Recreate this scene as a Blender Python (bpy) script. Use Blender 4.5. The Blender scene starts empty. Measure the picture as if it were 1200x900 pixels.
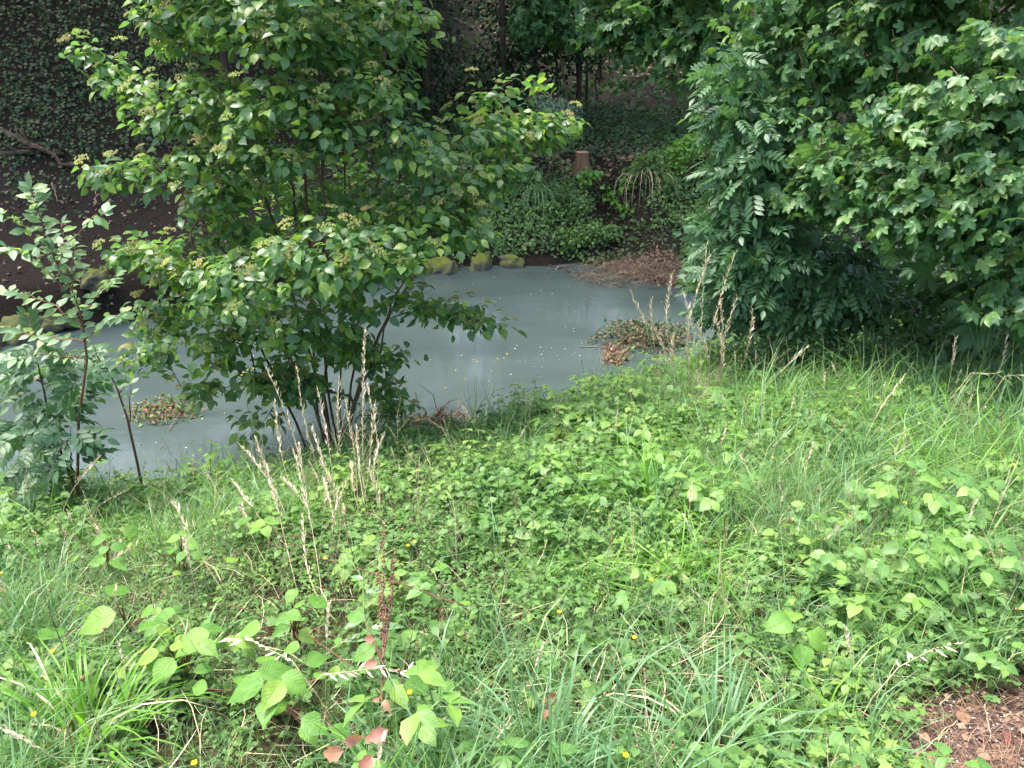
import bpy, math, random
import numpy as np
from mathutils import Matrix, Vector

rng = np.random.default_rng(7)
random.seed(7)
SC = bpy.context.scene
COL = SC.collection
R = math.radians

# ------------------------------------------------------------------ camera, world, sun, exposure
EYE = np.array([0.0, 0.0, 3.3])
PITCH = R(25)
FPX = 906.0
cam_d = bpy.data.cameras.new('camera')
cam_d.lens = 36 * FPX / 1200
cam_d.sensor_width = 36
cam_d.clip_start = 0.05
cam_d.clip_end = 600
cam = bpy.data.objects.new('camera', cam_d)
COL.objects.link(cam)
cam.location = EYE
cam.rotation_euler = (R(90) - PITCH, 0, 0)
SC.camera = cam

SUN_EL, SUN_AZ = R(68), R(-70)          # azimuth from +Y towards +X
w = bpy.data.worlds.new('World')
SC.world = w
w.use_nodes = True
nt = w.node_tree
sky = nt.nodes.new('ShaderNodeTexSky')
sky.sky_type = 'NISHITA'
sky.sun_disc = False
sky.sun_elevation = SUN_EL
sky.sun_rotation = SUN_AZ
sky.air_density = 1.0
sky.dust_density = 5.0
sky.ozone_density = 0.6
nt.links.new(sky.outputs[0], nt.nodes['Background'].inputs[0])
nt.nodes['Background'].inputs[1].default_value = 0.14
sd = bpy.data.lights.new('sun', 'SUN')
sd.energy = 1.5
sd.angle = R(22)
sd.color = (1.0, 0.965, 0.91)
sun = bpy.data.objects.new('sun', sd)
COL.objects.link(sun)
sdir = Vector((math.sin(SUN_AZ) * math.cos(SUN_EL), math.cos(SUN_AZ) * math.cos(SUN_EL), math.sin(SUN_EL)))
sun.rotation_euler = sdir.to_track_quat('Z', 'Y').to_euler()
sun.location = (0, 0, 30)
SC.view_settings.view_transform = 'Standard'
SC.view_settings.look = 'None'
SC.view_settings.gamma = 1
SC.view_settings.exposure = 2.05

# ------------------------------------------------------------------ small maths
def nrm(v):
    v = np.asarray(v, float)
    return v / np.maximum(np.linalg.norm(v, axis=-1, keepdims=True), 1e-9)

CP, SP_ = math.cos(PITCH), math.sin(PITCH)
def at(px, py, y):
    """point of the scene Y metres ahead that the photo shows at this place"""
    a, b = (px - 600) / FPX, (450 - py) / FPX
    d = np.array([a, CP + b * SP_, -SP_ + b * CP])
    return EYE + d * (y / d[1])
def proj(P):
    P = np.asarray(P) - EYE
    z = P[..., 1] * CP - P[..., 2] * SP_
    u = P[..., 1] * SP_ + P[..., 2] * CP
    zz = np.maximum(z, 1e-3)
    return 600 + FPX * P[..., 0] / zz, 450 - FPX * u / zz, z

def _hash(i, j, s):
    n = (i * 374761393 + j * 668265263 + s * 974634777) & 0xffffffff
    n = ((n ^ (n >> 13)) * 1274126177) & 0xffffffff
    return ((n ^ (n >> 16)) & 0xffff) / 65535.0
def vnoise(x, y, f=1.0, s=0):
    x = np.asarray(x, float) * f + 1000; y = np.asarray(y, float) * f + 1000
    i, j = np.floor(x).astype(np.int64), np.floor(y).astype(np.int64)
    a, b = x - i, y - j
    a, b = a * a * (3 - 2 * a), b * b * (3 - 2 * b)
    return (_hash(i, j, s) * (1 - a) + _hash(i + 1, j, s) * a) * (1 - b) + (_hash(i, j + 1, s) * (1 - a) + _hash(i + 1, j + 1, s) * a) * b
def fbm(x, y, f=1.0, s=0, o=3):
    t = 0; k = 0.5
    for q in range(o):
        t = t + k * vnoise(x, y, f * 2 ** q, s + q); k *= .5
    return t / (1 - .5 ** o)
def ss(t):
    t = np.clip(t, 0, 1); return t * t * (3 - 2 * t)

# ------------------------------------------------------------------ terrain
NSX = [-40, -8, -3.9, -2.4, -.75, 0, .9, 1.8, 3, 4.5, 8, 40]
NSY = [0, 3.9, 4.75, 5.0, 5.7, 6.0, 6.7, 7.2, 7.9, 8.6, 10, 16]
FSX = [-40, -12, -8, -4.65, -2.5, -.5, 1.03, 1.7, 2.4, 3.3, 4.5, 8, 40]
FSY = [2.5, 6.4, 7.6, 8.8, 10.3, 11.3, 11.4, 10.6, 10.2, 11.5, 12.2, 13.5, 20]
def shore_n(x): return np.interp(x, NSX, NSY)
def shore_f(x): return np.interp(x, FSX, FSY)
def height(x, y, fine=True):
    x = np.asarray(x, float); y = np.asarray(y, float)
    yn = shore_n(x) + .12 * (vnoise(x, y * 0, 1.7, 3) - .5)
    yf = shore_f(x) + .25 * (vnoise(x, y * 0, 1.9, 5) - .5)
    dn = yn - y
    u = np.clip(dn / (yn - .4), 0, 1)
    hn = .13 * ss(dn / .25) + 1.5 * u + .02 * np.clip(.4 - y, 0, 40)
    df = y - yf
    left = 1 - ss((x + 3.2) / 1.9)
    wall = .10 + .36 * left
    soft = np.where(x > 1.2, ss((x - 1.2) / .3) * (1 - ss((x - 3.0) / .5)), 0)
    wall = wall * (1 - .8 * soft)
    hL = wall * ss(df / .18) + .33 * np.clip(df, 0, 2.9) + .66 * np.clip(df - 2.9, 0, 7) + .25 * np.clip(df - 9.9, 0, 200)
    hC = wall * ss(df / .25) + .47 * np.clip(df - soft * .7, 0, 2.3) + .13 * np.clip(df - 2.3, 0, 8) + .42 * np.clip(df - 10.3, 0, 30) + .1 * np.clip(df - 40, 0, 300)
    hf = hL * left + hC * (1 - left)
    mid = -.7 * np.clip(np.minimum(y - yn, yf - y) / .8, 0, 1) - .02
    h = np.where(dn > 0, hn, np.where(df > 0, hf, mid))
    if fine:
        amp = np.clip(np.minimum(np.maximum(dn, df) / .5, 1), 0, 1)
        h = h + amp * (.10 * (fbm(x, y, .9, 11) - .5) + .035 * (fbm(x, y, 5, 17) - .5))
        far = np.clip((y - 14) / 10, 0, 1)
        h = h + far * 1.2 * (fbm(x, y, .18, 23) - .5)
    return h
def normal_at(x, y):
    e = .08
    gx = (height(x + e, y) - height(x - e, y)) / (2 * e)
    gy = (height(x, y + e) - height(x, y - e)) / (2 * e)
    return nrm(np.stack([-gx, -gy, np.ones_like(gx)], -1))
def drop(px, py):
    """point where the photo's ray meets the terrain"""
    a, b = (px - 600) / FPX, (450 - py) / FPX
    d = np.array([a, CP + b * SP_, -SP_ + b * CP])
    t = np.linspace(.8, 60, 6000)
    P = EYE + d * t[:, None]
    k = np.argmax(P[:, 2] < np.maximum(height(P[:, 0], P[:, 1]), 0))
    return P[k]
def on_ground(x, y): return np.array([x, y, float(height(x, y))])

# ------------------------------------------------------------------ materials
MATS = {}
def new_mat(name):
    m = bpy.data.materials.new(name); m.use_nodes = True
    m.node_tree.nodes.clear()
    MATS[name] = m
    return m, m.node_tree.nodes, m.node_tree.links
def ramp(N, cols, pos=None):
    r = N.new('ShaderNodeValToRGB')
    pos = pos or [i / (len(cols) - 1) for i in range(len(cols))]
    while len(r.color_ramp.elements) < len(cols): r.color_ramp.elements.new(.5)
    for e, c, p in zip(r.color_ramp.elements, cols, pos):
        e.position = p; e.color = (*c, 1)
    return r
def math_n(N, L, op, a, b=None, c=None):
    n = N.new('ShaderNodeMath'); n.operation = op
    for i, v in enumerate((a, b, c)):
        if v is None: continue
        if isinstance(v, (int, float)): n.inputs[i].default_value = v
        else: L.new(v, n.inputs[i])
    return n.outputs[0]
def leaf_mat(name, cols, trans=.32, rough=.42, vein=.5, veinfreq=7, spec=.5, spots=.25, tcol=1.25):
    m, N, L = new_mat(name)
    out = N.new('ShaderNodeOutputMaterial')
    at_ = N.new('ShaderNodeAttribute'); at_.attribute_name = 'tint'
    oi = N.new('ShaderNodeObjectInfo')
    f = math_n(N, L, 'FRACT', math_n(N, L, 'ADD', at_.outputs['Fac'], oi.outputs['Random']))
    cr = ramp(N, cols)
    L.new(f, cr.inputs[0])
    geo = N.new('ShaderNodeNewGeometry')
    ns = N.new('ShaderNodeTexNoise'); ns.inputs['Scale'].default_value = 45; ns.inputs['Detail'].default_value = 3
    L.new(geo.outputs['Position'], ns.inputs['Vector'])
    uv = N.new('ShaderNodeUVMap'); uv.uv_map = 'uv'
    sep = N.new('ShaderNodeSeparateXYZ'); L.new(uv.outputs[0], sep.inputs[0])
    au = math_n(N, L, 'ABSOLUTE', sep.outputs[0])
    mid = math_n(N, L, 'SUBTRACT', 1, math_n(N, L, 'MULTIPLY', au, 12)); 
    mid = math_n(N, L, 'MAXIMUM', mid, 0)
    ph = math_n(N, L, 'MULTIPLY', math_n(N, L, 'SUBTRACT', sep.outputs[1], math_n(N, L, 'MULTIPLY', au, .28)), veinfreq * 6.283)
    sv = math_n(N, L, 'POWER', math_n(N, L, 'MULTIPLY_ADD', math_n(N, L, 'SINE', ph), .5, .5), 7)
    vv = math_n(N, L, 'MAXIMUM', mid, math_n(N, L, 'MULTIPLY', sv, .55))
    mx = N.new('ShaderNodeMix'); mx.data_type = 'RGBA'; mx.blend_type = 'MIX'
    L.new(math_n(N, L, 'MULTIPLY', vv, vein * .55), mx.inputs[0])
    L.new(cr.outputs[0], mx.inputs[6])
    light = N.new('ShaderNodeMix'); light.data_type = 'RGBA'; light.blend_type = 'ADD'; light.inputs[0].default_value = 1
    L.new(cr.outputs[0], light.inputs[6]); light.inputs[7].default_value = (.07, .09, .035, 1)
    L.new(light.outputs[2], mx.inputs[7])
    hs = N.new('ShaderNodeHueSaturation')
    L.new(mx.outputs[2], hs.inputs['Color'])
    L.new(math_n(N, L, 'MULTIPLY_ADD', math_n(N, L, 'SUBTRACT', ns.outputs[0], .5), spots * 3, 1), hs.inputs['Value'])
    # paler underside
    und = N.new('ShaderNodeMix'); und.data_type = 'RGBA'
    L.new(math_n(N, L, 'MULTIPLY', geo.outputs['Backfacing'], .35), und.inputs[0])
    L.new(hs.outputs[0], und.inputs[6])
    und.inputs[7].default_value = (cols[-1][0] * 1.2 + .03, cols[-1][1] * 1.15 + .03, cols[-1][2] * 1.4 + .03, 1)
    bs = N.new('ShaderNodeBsdfPrincipled')
    L.new(und.outputs[2], bs.inputs['Base Color'])
    bs.inputs['Roughness'].default_value = rough
    bs.inputs['Specular IOR Level'].default_value = spec
    bp = N.new('ShaderNodeBump'); bp.inputs['Strength'].default_value = .5; bp.inputs['Distance'].default_value = .002
    L.new(math_n(N, L, 'SUBTRACT', ns.outputs[0], math_n(N, L, 'MULTIPLY', vv, vein)), bp.inputs['Height'])
    L.new(bp.outputs[0], bs.inputs['Normal'])
    tr = N.new('ShaderNodeBsdfTranslucent')
    tc = N.new('ShaderNodeMix'); tc.data_type = 'RGBA'; tc.blend_type = 'MULTIPLY'; tc.inputs[0].default_value = 1
    L.new(und.outputs[2], tc.inputs[6]); tc.inputs[7].default_value = (1.5 * tcol, 1.45 * tcol, .7 * tcol, 1)
    L.new(tc.outputs[2], tr.inputs[0])
    ms = N.new('ShaderNodeMixShader'); ms.inputs[0].default_value = trans
    L.new(bs.outputs[0], ms.inputs[1]); L.new(tr.outputs[0], ms.inputs[2])
    L.new(ms.outputs[0], out.inputs[0])
    return m
def rough_mat(name, cols, scale=8, rough=.85, bump=.6, detail=6, dist=.01, stretch=(1, 1, 1), spec=.3, tint=False, moss=None):
    m, N, L = new_mat(name)
    out = N.new('ShaderNodeOutputMaterial')
    tc = N.new('ShaderNodeTexCoord'); mp = N.new('ShaderNodeMapping'); mp.inputs['Scale'].default_value = stretch
    L.new(tc.outputs['Object'], mp.inputs[0])
    ns = N.new('ShaderNodeTexNoise'); ns.inputs['Scale'].default_value = scale; ns.inputs['Detail'].default_value = detail; ns.inputs['Roughness'].default_value = .65
    L.new(mp.outputs[0], ns.inputs['Vector'])
    cr = ramp(N, cols, [.3 + .4 * i / (len(cols) - 1) for i in range(len(cols))])
    fac = ns.outputs[0]
    if tint:
        at_ = N.new('ShaderNodeAttribute'); at_.attribute_name = 'tint'
        oi = N.new('ShaderNodeObjectInfo')
        f = math_n(N, L, 'FRACT', math_n(N, L, 'ADD', at_.outputs['Fac'], oi.outputs['Random']))
        fac = math_n(N, L, 'ADD', math_n(N, L, 'MULTIPLY', f, .4), math_n(N, L, 'MULTIPLY', ns.outputs[0], .6))
    L.new(fac, cr.inputs[0])
    col = cr.outputs[0]
    if moss:
        geo = N.new('ShaderNodeNewGeometry'); sp = N.new('ShaderNodeSeparateXYZ'); L.new(geo.outputs['Normal'], sp.inputs[0])
        n2 = N.new('ShaderNodeTexNoise'); n2.inputs['Scale'].default_value = 5; n2.inputs['Detail'].default_value = 5
        L.new(tc.outputs['Object'], n2.inputs['Vector'])
        k = math_n(N, L, 'ADD', math_n(N, L, 'MULTIPLY', sp.outputs[2], .5), n2.outputs[0])
        mr = N.new('ShaderNodeMapRange'); mr.inputs[1].default_value = .5; mr.inputs[2].default_value = .95
        L.new(k, mr.inputs[0])
        n3 = N.new('ShaderNodeTexNoise'); n3.inputs['Scale'].default_value = 60; L.new(tc.outputs['Object'], n3.inputs['Vector'])
        mc = ramp(N, moss, [.3, .7] if len(moss) == 2 else None); L.new(n3.outputs[0], mc.inputs[0])
        mx = N.new('ShaderNodeMix'); mx.data_type = 'RGBA'
        L.new(mr.outputs[0], mx.inputs[0]); L.new(col, mx.inputs[6]); L.new(mc.outputs[0], mx.inputs[7])
        col = mx.outputs[2]
    bs = N.new('ShaderNodeBsdfPrincipled'); L.new(col, bs.inputs['Base Color'])
    bs.inputs['Roughness'].default_value = rough; bs.inputs['Specular IOR Level'].default_value = spec
    bp = N.new('ShaderNodeBump'); bp.inputs['Strength'].default_value = bump; bp.inputs['Distance'].default_value = dist
    L.new(ns.outputs[0], bp.inputs['Height']); L.new(bp.outputs[0], bs.inputs['Normal'])
    L.new(bs.outputs[0], out.inputs[0])
    return m

leaf_mat('dogwood_leaf', [(.06, .15, .052), (.08, .185, .06), (.10, .21, .072), (.22, .34, .055), (.13, .25, .055), (.07, .17, .062), (.06, .155, .06)], vein=.35, rough=.36, spec=.65, trans=.46)
leaf_mat('maple_leaf', [(.045, .12, .055), (.06, .155, .062), (.075, .18, .07), (.14, .25, .06), (.05, .14, .06), (.09, .20, .06)], vein=.5, rough=.4, trans=.36)
leaf_mat('ash_leaf', [(.045, .12, .055), (.065, .155, .07), (.085, .185, .08), (.055, .14, .06)], vein=.35, rough=.4)
leaf_mat('chestnut_leaf', [(.03, .09, .03), (.04, .11, .035), (.035, .10, .03)], vein=.5, veinfreq=14)
leaf_mat('sapling_leaf', [(.11, .21, .11), (.15, .26, .14), (.19, .31, .15), (.24, .35, .11), (.13, .24, .12)], vein=.4)
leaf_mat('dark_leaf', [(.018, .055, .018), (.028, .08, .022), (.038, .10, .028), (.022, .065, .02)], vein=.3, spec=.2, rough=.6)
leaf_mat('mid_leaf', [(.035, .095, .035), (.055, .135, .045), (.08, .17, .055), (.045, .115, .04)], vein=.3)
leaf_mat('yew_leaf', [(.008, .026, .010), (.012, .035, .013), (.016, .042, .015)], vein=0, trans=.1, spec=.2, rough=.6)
leaf_mat('ivy_leaf', [(.014, .045, .018), (.026, .07, .026), (.045, .10, .04), (.10, .13, .04), (.03, .08, .03)], vein=.4, rough=.5, trans=.2, spec=.35)
leaf_mat('nettle_leaf', [(.05, .13, .035), (.085, .19, .05), (.13, .25, .055), (.065, .15, .045)], vein=.4)
leaf_mat('bright_leaf', [(.08, .22, .035), (.12, .28, .045), (.15, .32, .05)], vein=.3)
leaf_mat('silver_leaf', [(.10, .19, .13), (.15, .26, .18), (.22, .33, .25)], vein=0)
leaf_mat('herb_leaf', [(.065, .16, .032), (.11, .225, .05), (.15, .28, .065), (.21, .33, .08), (.085, .185, .05), (.13, .25, .075), (.05, .12, .03)], vein=.35, trans=.3, spec=.3)
leaf_mat('knotweed_leaf', [(.08, .20, .035), (.11, .25, .045), (.14, .29, .05), (.18, .30, .05)], vein=1.1, veinfreq=8, trans=.33, spots=.3, spec=.3)
leaf_mat('bramble_leaf', [(.085, .2, .045), (.12, .26, .06), (.19, .33, .065), (.10, .22, .055)], vein=.9, veinfreq=9)
leaf_mat('grass_blade', [(.08, .19, .05), (.10, .23, .06), (.12, .25, .075), (.16, .29, .06), (.10, .21, .08), (.20, .29, .09)], vein=.15, veinfreq=0, rough=.45, trans=.3)
leaf_mat('blue_grass_blade', [(.09, .20, .085), (.11, .23, .10), (.14, .27, .13), (.10, .21, .075)], vein=.15, veinfreq=0, rough=.4, trans=.25)
leaf_mat('sedge_blade', [(.09, .24, .02), (.12, .30, .03), (.16, .35, .035)], vein=.15, veinfreq=0, rough=.4, trans=.35)
leaf_mat('straw', [(.48, .42, .25), (.60, .53, .34), (.42, .33, .19), (.66, .59, .42)], vein=.1, veinfreq=0, rough=.7, trans=.15, tcol=.7)
leaf_mat('seed_head', [(.62, .54, .38), (.74, .66, .50), (.54, .46, .30)], vein=0, rough=.8, trans=.15, tcol=.7)
leaf_mat('green_seed', [(.22, .28, .12), (.30, .32, .16)], vein=0, rough=.8, trans=.15, tcol=.7)
leaf_mat('brown_seed', [(.20, .12, .06), (.28, .17, .09), (.15, .09, .05)], vein=0, rough=.8, trans=.1, tcol=.7)
leaf_mat('cyme', [(.15, .22, .05), (.21, .26, .06), (.25, .26, .07), (.24, .20, .07)], vein=0, rough=.8, trans=.2, tcol=.8)
leaf_mat('red_leaf', [(.38, .14, .11), (.46, .22, .17), (.30, .10, .08), (.40, .24, .14)], vein=.4, trans=.3, tcol=.8)
leaf_mat('dead_leaf', [(.30, .15, .08), (.42, .24, .15), (.20, .10, .055), (.50, .30, .20)], vein=.4, rough=.7, trans=.15, tcol=.7)
leaf_mat('litter_leaf', [(.16, .09, .055), (.26, .16, .10), (.10, .055, .035), (.34, .22, .15), (.20, .14, .08)], vein=.1, rough=.8, trans=.05, tcol=.7)
leaf_mat('yellow_petal', [(.75, .55, .02), (.85, .65, .03)], vein=0, rough=.5, trans=.25, tcol=.8)
leaf_mat('pale_petal', [(.7, .7, .6), (.8, .78, .7)], vein=0, rough=.5, trans=.25, tcol=.7)
rough_mat('bark', [(.05, .035, .022), (.11, .08, .05), (.16, .125, .08)], scale=14, stretch=(1, 1, .25), tint=False)
rough_mat('dark_bark', [(.03, .022, .016), (.06, .045, .032), (.09, .07, .05)], scale=12, stretch=(1, 1, .25))
rough_mat('green_stem', [(.09, .17, .05), (.13, .22, .07)], scale=20, bump=.1, rough=.5)
rough_mat('red_stem', [(.12, .05, .035), (.2, .09, .06)], scale=20, bump=.1, rough=.5)
rough_mat('twig_wood', [(.10, .065, .045), (.2, .145, .1), (.30, .23, .17)], scale=12, tint=True)
rough_mat('stump_bark', [(.10, .055, .035), (.19, .11, .07), (.26, .16, .105)], scale=10, stretch=(1, 1, .3))
rough_mat('log_bark', [(.05, .032, .022), (.10, .062, .042), (.17, .11, .08)], scale=10, stretch=(1, 1, .3))
rough_mat('stump_wood', [(.36, .2, .12), (.5, .3, .19)], scale=20)
rough_mat('moss_rock', [(.05, .045, .035), (.12, .11, .09), (.2, .18, .15)], scale=7, dist=.02, moss=[(.06, .085, .012), (.15, .17, .022)])
rough_mat('soil_crumb', [(.03, .022, .018), (.09, .07, .06), (.16, .13, .11)], scale=9, tint=True)
rough_mat('pebble', [(.2, .17, .15), (.4, .36, .33)], scale=9, tint=True)
rough_mat('cone', [(.12, .045, .035), (.28, .12, .1)], scale=40, tint=True)

def ground_mat():
    m, N, L = new_mat('ground')
    out = N.new('ShaderNodeOutputMaterial')
    geo = N.new('ShaderNodeNewGeometry')
    at_ = N.new('ShaderNodeAttribute'); at_.attribute_name = 'zone'
    sep = N.new('ShaderNodeSeparateColor'); L.new(at_.outputs['Color'], sep.inputs[0])
    def noise(s, d=6, r=.6):
        n = N.new('ShaderNodeTexNoise'); n.inputs['Scale'].default_value = s; n.inputs['Detail'].default_value = d; n.inputs['Roughness'].default_value = r
        L.new(geo.outputs['Position'], n.inputs['Vector']); return n.outputs[0]
    n1, n2, n3 = noise(3), noise(28), noise(110, 3)
    soil = ramp(N, [(.010, .007, .006), (.023, .016, .012), (.044, .031, .024), (.14, .115, .10)], [.25, .5, .68, .8])
    L.new(math_n(N, L, 'ADD', math_n(N, L, 'MULTIPLY', n2, .45), math_n(N, L, 'MULTIPLY', n3, .55)), soil.inputs[0])
    thatch = ramp(N, [(.012, .009, .005), (.03, .024, .012), (.06, .055, .022), (.14, .12, .06)], [.3, .48, .6, .75]); L.new(n2, thatch.inputs[0])
    red = ramp(N, [(.025, .015, .012), (.07, .042, .036), (.14, .09, .078), (.28, .22, .2)], [.3, .46, .62, .75])
    L.new(math_n(N, L, 'ADD', math_n(N, L, 'MULTIPLY', n2, .5), math_n(N, L, 'MULTIPLY', n3, .5)), red.inputs[0])
    def mix(f, a, b):
        mx = N.new('ShaderNodeMix'); mx.data_type = 'RGBA'; L.new(f, mx.inputs[0]); L.new(a, mx.inputs[6]); L.new(b, mx.inputs[7]); return mx.outputs[2]
    c = mix(sep.outputs[0], soil.outputs[0], thatch.outputs[0])
    c = mix(sep.outputs[2], c, red.outputs[0])
    bs = N.new('ShaderNodeBsdfPrincipled'); L.new(c, bs.inputs['Base Color']); bs.inputs['Roughness'].default_value = .9; bs.inputs['Specular IOR Level'].default_value = .2
    bp = N.new('ShaderNodeBump'); bp.inputs['Strength'].default_value = 1; bp.inputs['Distance'].default_value = .03
    L.new(math_n(N, L, 'ADD', n2, math_n(N, L, 'MULTIPLY', n3, .5)), bp.inputs['Height']); L.new(bp.outputs[0], bs.inputs['Normal'])
    L.new(bs.outputs[0], out.inputs[0])
ground_mat()
def water_mat():
    m, N, L = new_mat('river_water')
    out = N.new('ShaderNodeOutputMaterial')
    geo = N.new('ShaderNodeNewGeometry')
    mp = N.new('ShaderNodeMapping'); mp.inputs['Rotation'].default_value = (0, 0, R(-25)); mp.inputs['Scale'].default_value = (.5, 1.3, 1)
    L.new(geo.outputs['Position'], mp.inputs[0])
    n1 = N.new('ShaderNodeTexNoise'); n1.inputs['Scale'].default_value = 1.2; n1.inputs['Detail'].default_value = 3; L.new(mp.outputs[0], n1.inputs['Vector'])
    n2 = N.new('ShaderNodeTexNoise'); n2.inputs['Scale'].default_value = 9; n2.inputs['Detail'].default_value = 3; L.new(mp.outputs[0], n2.inputs['Vector'])
    cr = ramp(N, [(.054, .079, .076), (.074, .102, .097)], [.35, .65]); L.new(n1.outputs[0], cr.inputs[0])
    bs = N.new('ShaderNodeBsdfPrincipled'); L.new(cr.outputs[0], bs.inputs['Base Color'])
    bs.inputs['Roughness'].default_value = .05; bs.inputs['IOR'].default_value = 1.33; bs.inputs['Specular IOR Level'].default_value = .5
    bp = N.new('ShaderNodeBump'); bp.inputs['Strength'].default_value = .35; bp.inputs['Distance'].default_value = .012
    L.new(math_n(N, L, 'ADD', n1.outputs[0], math_n(N, L, 'MULTIPLY', n2.outputs[0], .25)), bp.inputs['Height']); L.new(bp.outputs[0], bs.inputs['Normal'])
    L.new(bs.outputs[0], out.inputs[0])
water_mat()
rough_mat('foam', [(.5, .5, .46), (.7, .7, .66)], scale=5, bump=0)

# ------------------------------------------------------------------ mesh pieces (numpy)
class T:
    """a lump of mesh data: vertices, faces as flat loops, uv, tint, material per face"""
    def __init__(s, v, faces=None, uv=None, tint=0., mat='bark', loops=None, tot=None, mats=None):
        s.v = np.asarray(v, float).reshape(-1, 3)
        n = len(s.v)
        if faces is not None:
            s.loops = np.array([i for f in faces for i in f], np.int64)
            s.tot = np.array([len(f) for f in faces], np.int64)
        else: s.loops, s.tot = loops, tot
        s.uv = np.full((n, 2), .5) if uv is None else np.asarray(uv, float)
        s.tint = np.full(n, float(tint)) if np.isscalar(tint) else np.asarray(tint, float)
        s.mats = np.array([mat] * len(s.tot), object) if mats is None else mats
def join(ts):
    ts = [t for t in ts if t is not None and len(t.v)]
    off = np.cumsum([0] + [len(t.v) for t in ts[:-1]])
    return T(np.concatenate([t.v for t in ts]), loops=np.concatenate([t.loops + o for t, o in zip(ts, off)]), tot=np.concatenate([t.tot for t in ts]),
             uv=np.concatenate([t.uv for t in ts]), tint=np.concatenate([t.tint for t in ts]), mats=np.concatenate([t.mats for t in ts]))
def bake(t, M, tint=None):
    """copies of t by the N 4x4 matrices M, all in one mesh"""
    M = np.asarray(M).reshape(-1, 4, 4); n, k = len(M), len(t.v)
    if n == 0: return None
    v = np.einsum('nij,kj->nki', M[:, :3, :3], t.v) + M[:, None, :3, 3]
    loops = (t.loops[None] + (np.arange(n) * k)[:, None]).ravel()
    ti = t.tint[None] + (np.zeros(n) if tint is None else np.asarray(tint))[:, None]
    return T(v.reshape(-1, 3), loops=loops, tot=np.tile(t.tot, n), uv=np.tile(t.uv, (n, 1)), tint=ti.ravel(), mats=np.tile(t.mats, n))
def frames(pos, d, up, s):
    """matrices with +Y along d, +Z near up"""
    d = nrm(d); x = nrm(np.cross(d, up)); z = np.cross(x, d)
    M = np.zeros((len(d), 4, 4)); s = np.broadcast_to(np.asarray(s, float), (len(d),))[:, None]
    M[:, :3, 0] = x * s; M[:, :3, 1] = d * s; M[:, :3, 2] = z * s; M[:, :3, 3] = pos; M[:, 3, 3] = 1
    return M
def yaw(pos, a, s=1., tilt=None):
    """upright placements turned by a, optionally tilted to a normal"""
    pos = np.asarray(pos).reshape(-1, 3); n = len(pos)
    up = np.tile([0, 0, 1.], (n, 1)) if tilt is None else nrm(tilt)
    f = np.stack([np.cos(a), np.sin(a), np.zeros(n)], -1)
    x = nrm(np.cross(f, up)); y = np.cross(up, x)
    M = np.zeros((n, 4, 4)); s = np.broadcast_to(np.asarray(s, float), (n,))[:, None]
    M[:, :3, 0] = x * s; M[:, :3, 1] = y * s; M[:, :3, 2] = up * s; M[:, :3, 3] = pos; M[:, 3, 3] = 1
    return M
def mesh_of(name, t):
    me = bpy.data.meshes.new(name)
    me.vertices.add(len(t.v)); me.vertices.foreach_set('co', t.v.astype(np.float32).ravel())
    me.loops.add(len(t.loops)); me.loops.foreach_set('vertex_index', t.loops.astype(np.int32))
    me.polygons.add(len(t.tot))
    st = np.concatenate([[0], np.cumsum(t.tot)[:-1]])
    me.polygons.foreach_set('loop_start', st.astype(np.int32))
    me.polygons.foreach_set('use_smooth', np.ones(len(t.tot), bool))
    names = sorted(set(t.mats))
    for k in names: me.materials.append(MATS[k])
    if len(names) > 1:
        idx = np.zeros(len(t.tot), np.int32)
        for i, k in enumerate(names): idx[t.mats == k] = i
        me.polygons.foreach_set('material_index', idx)
    u = me.uv_layers.new(name='uv'); u.data.foreach_set('uv', t.uv[t.loops].astype(np.float32).ravel())
    a = me.attributes.new('tint', 'FLOAT', 'POINT'); a.data.foreach_set('value', (t.tint % 1.0).astype(np.float32))
    me.update(calc_edges=True)
    return me
def add(name, data, parent=None, loc=None, M=None, **props):
    if isinstance(data, T): data = mesh_of(name, data)
    o = bpy.data.objects.new(name, data); COL.objects.link(o)
    if parent is not None: o.parent = parent
    if M is not None: o.matrix_local = Matrix(np.asarray(M).tolist())
    elif loc is not None: o.location = loc
    for k, v in props.items(): o[k] = v
    return o
def thing(name, label, cat, loc, group=None, rz=0.):
    o = bpy.data.objects.new(name, None); COL.objects.link(o)
    o.location = loc; o.rotation_euler = (0, 0, rz); o.empty_display_size = .1
    o['label'] = label; o['category'] = cat
    if group: o['group'] = group
    return o
def shift(t, o): 
    return T(t.v - np.asarray(o), loops=t.loops, tot=t.tot, uv=t.uv, tint=t.tint, mats=t.mats)

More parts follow.
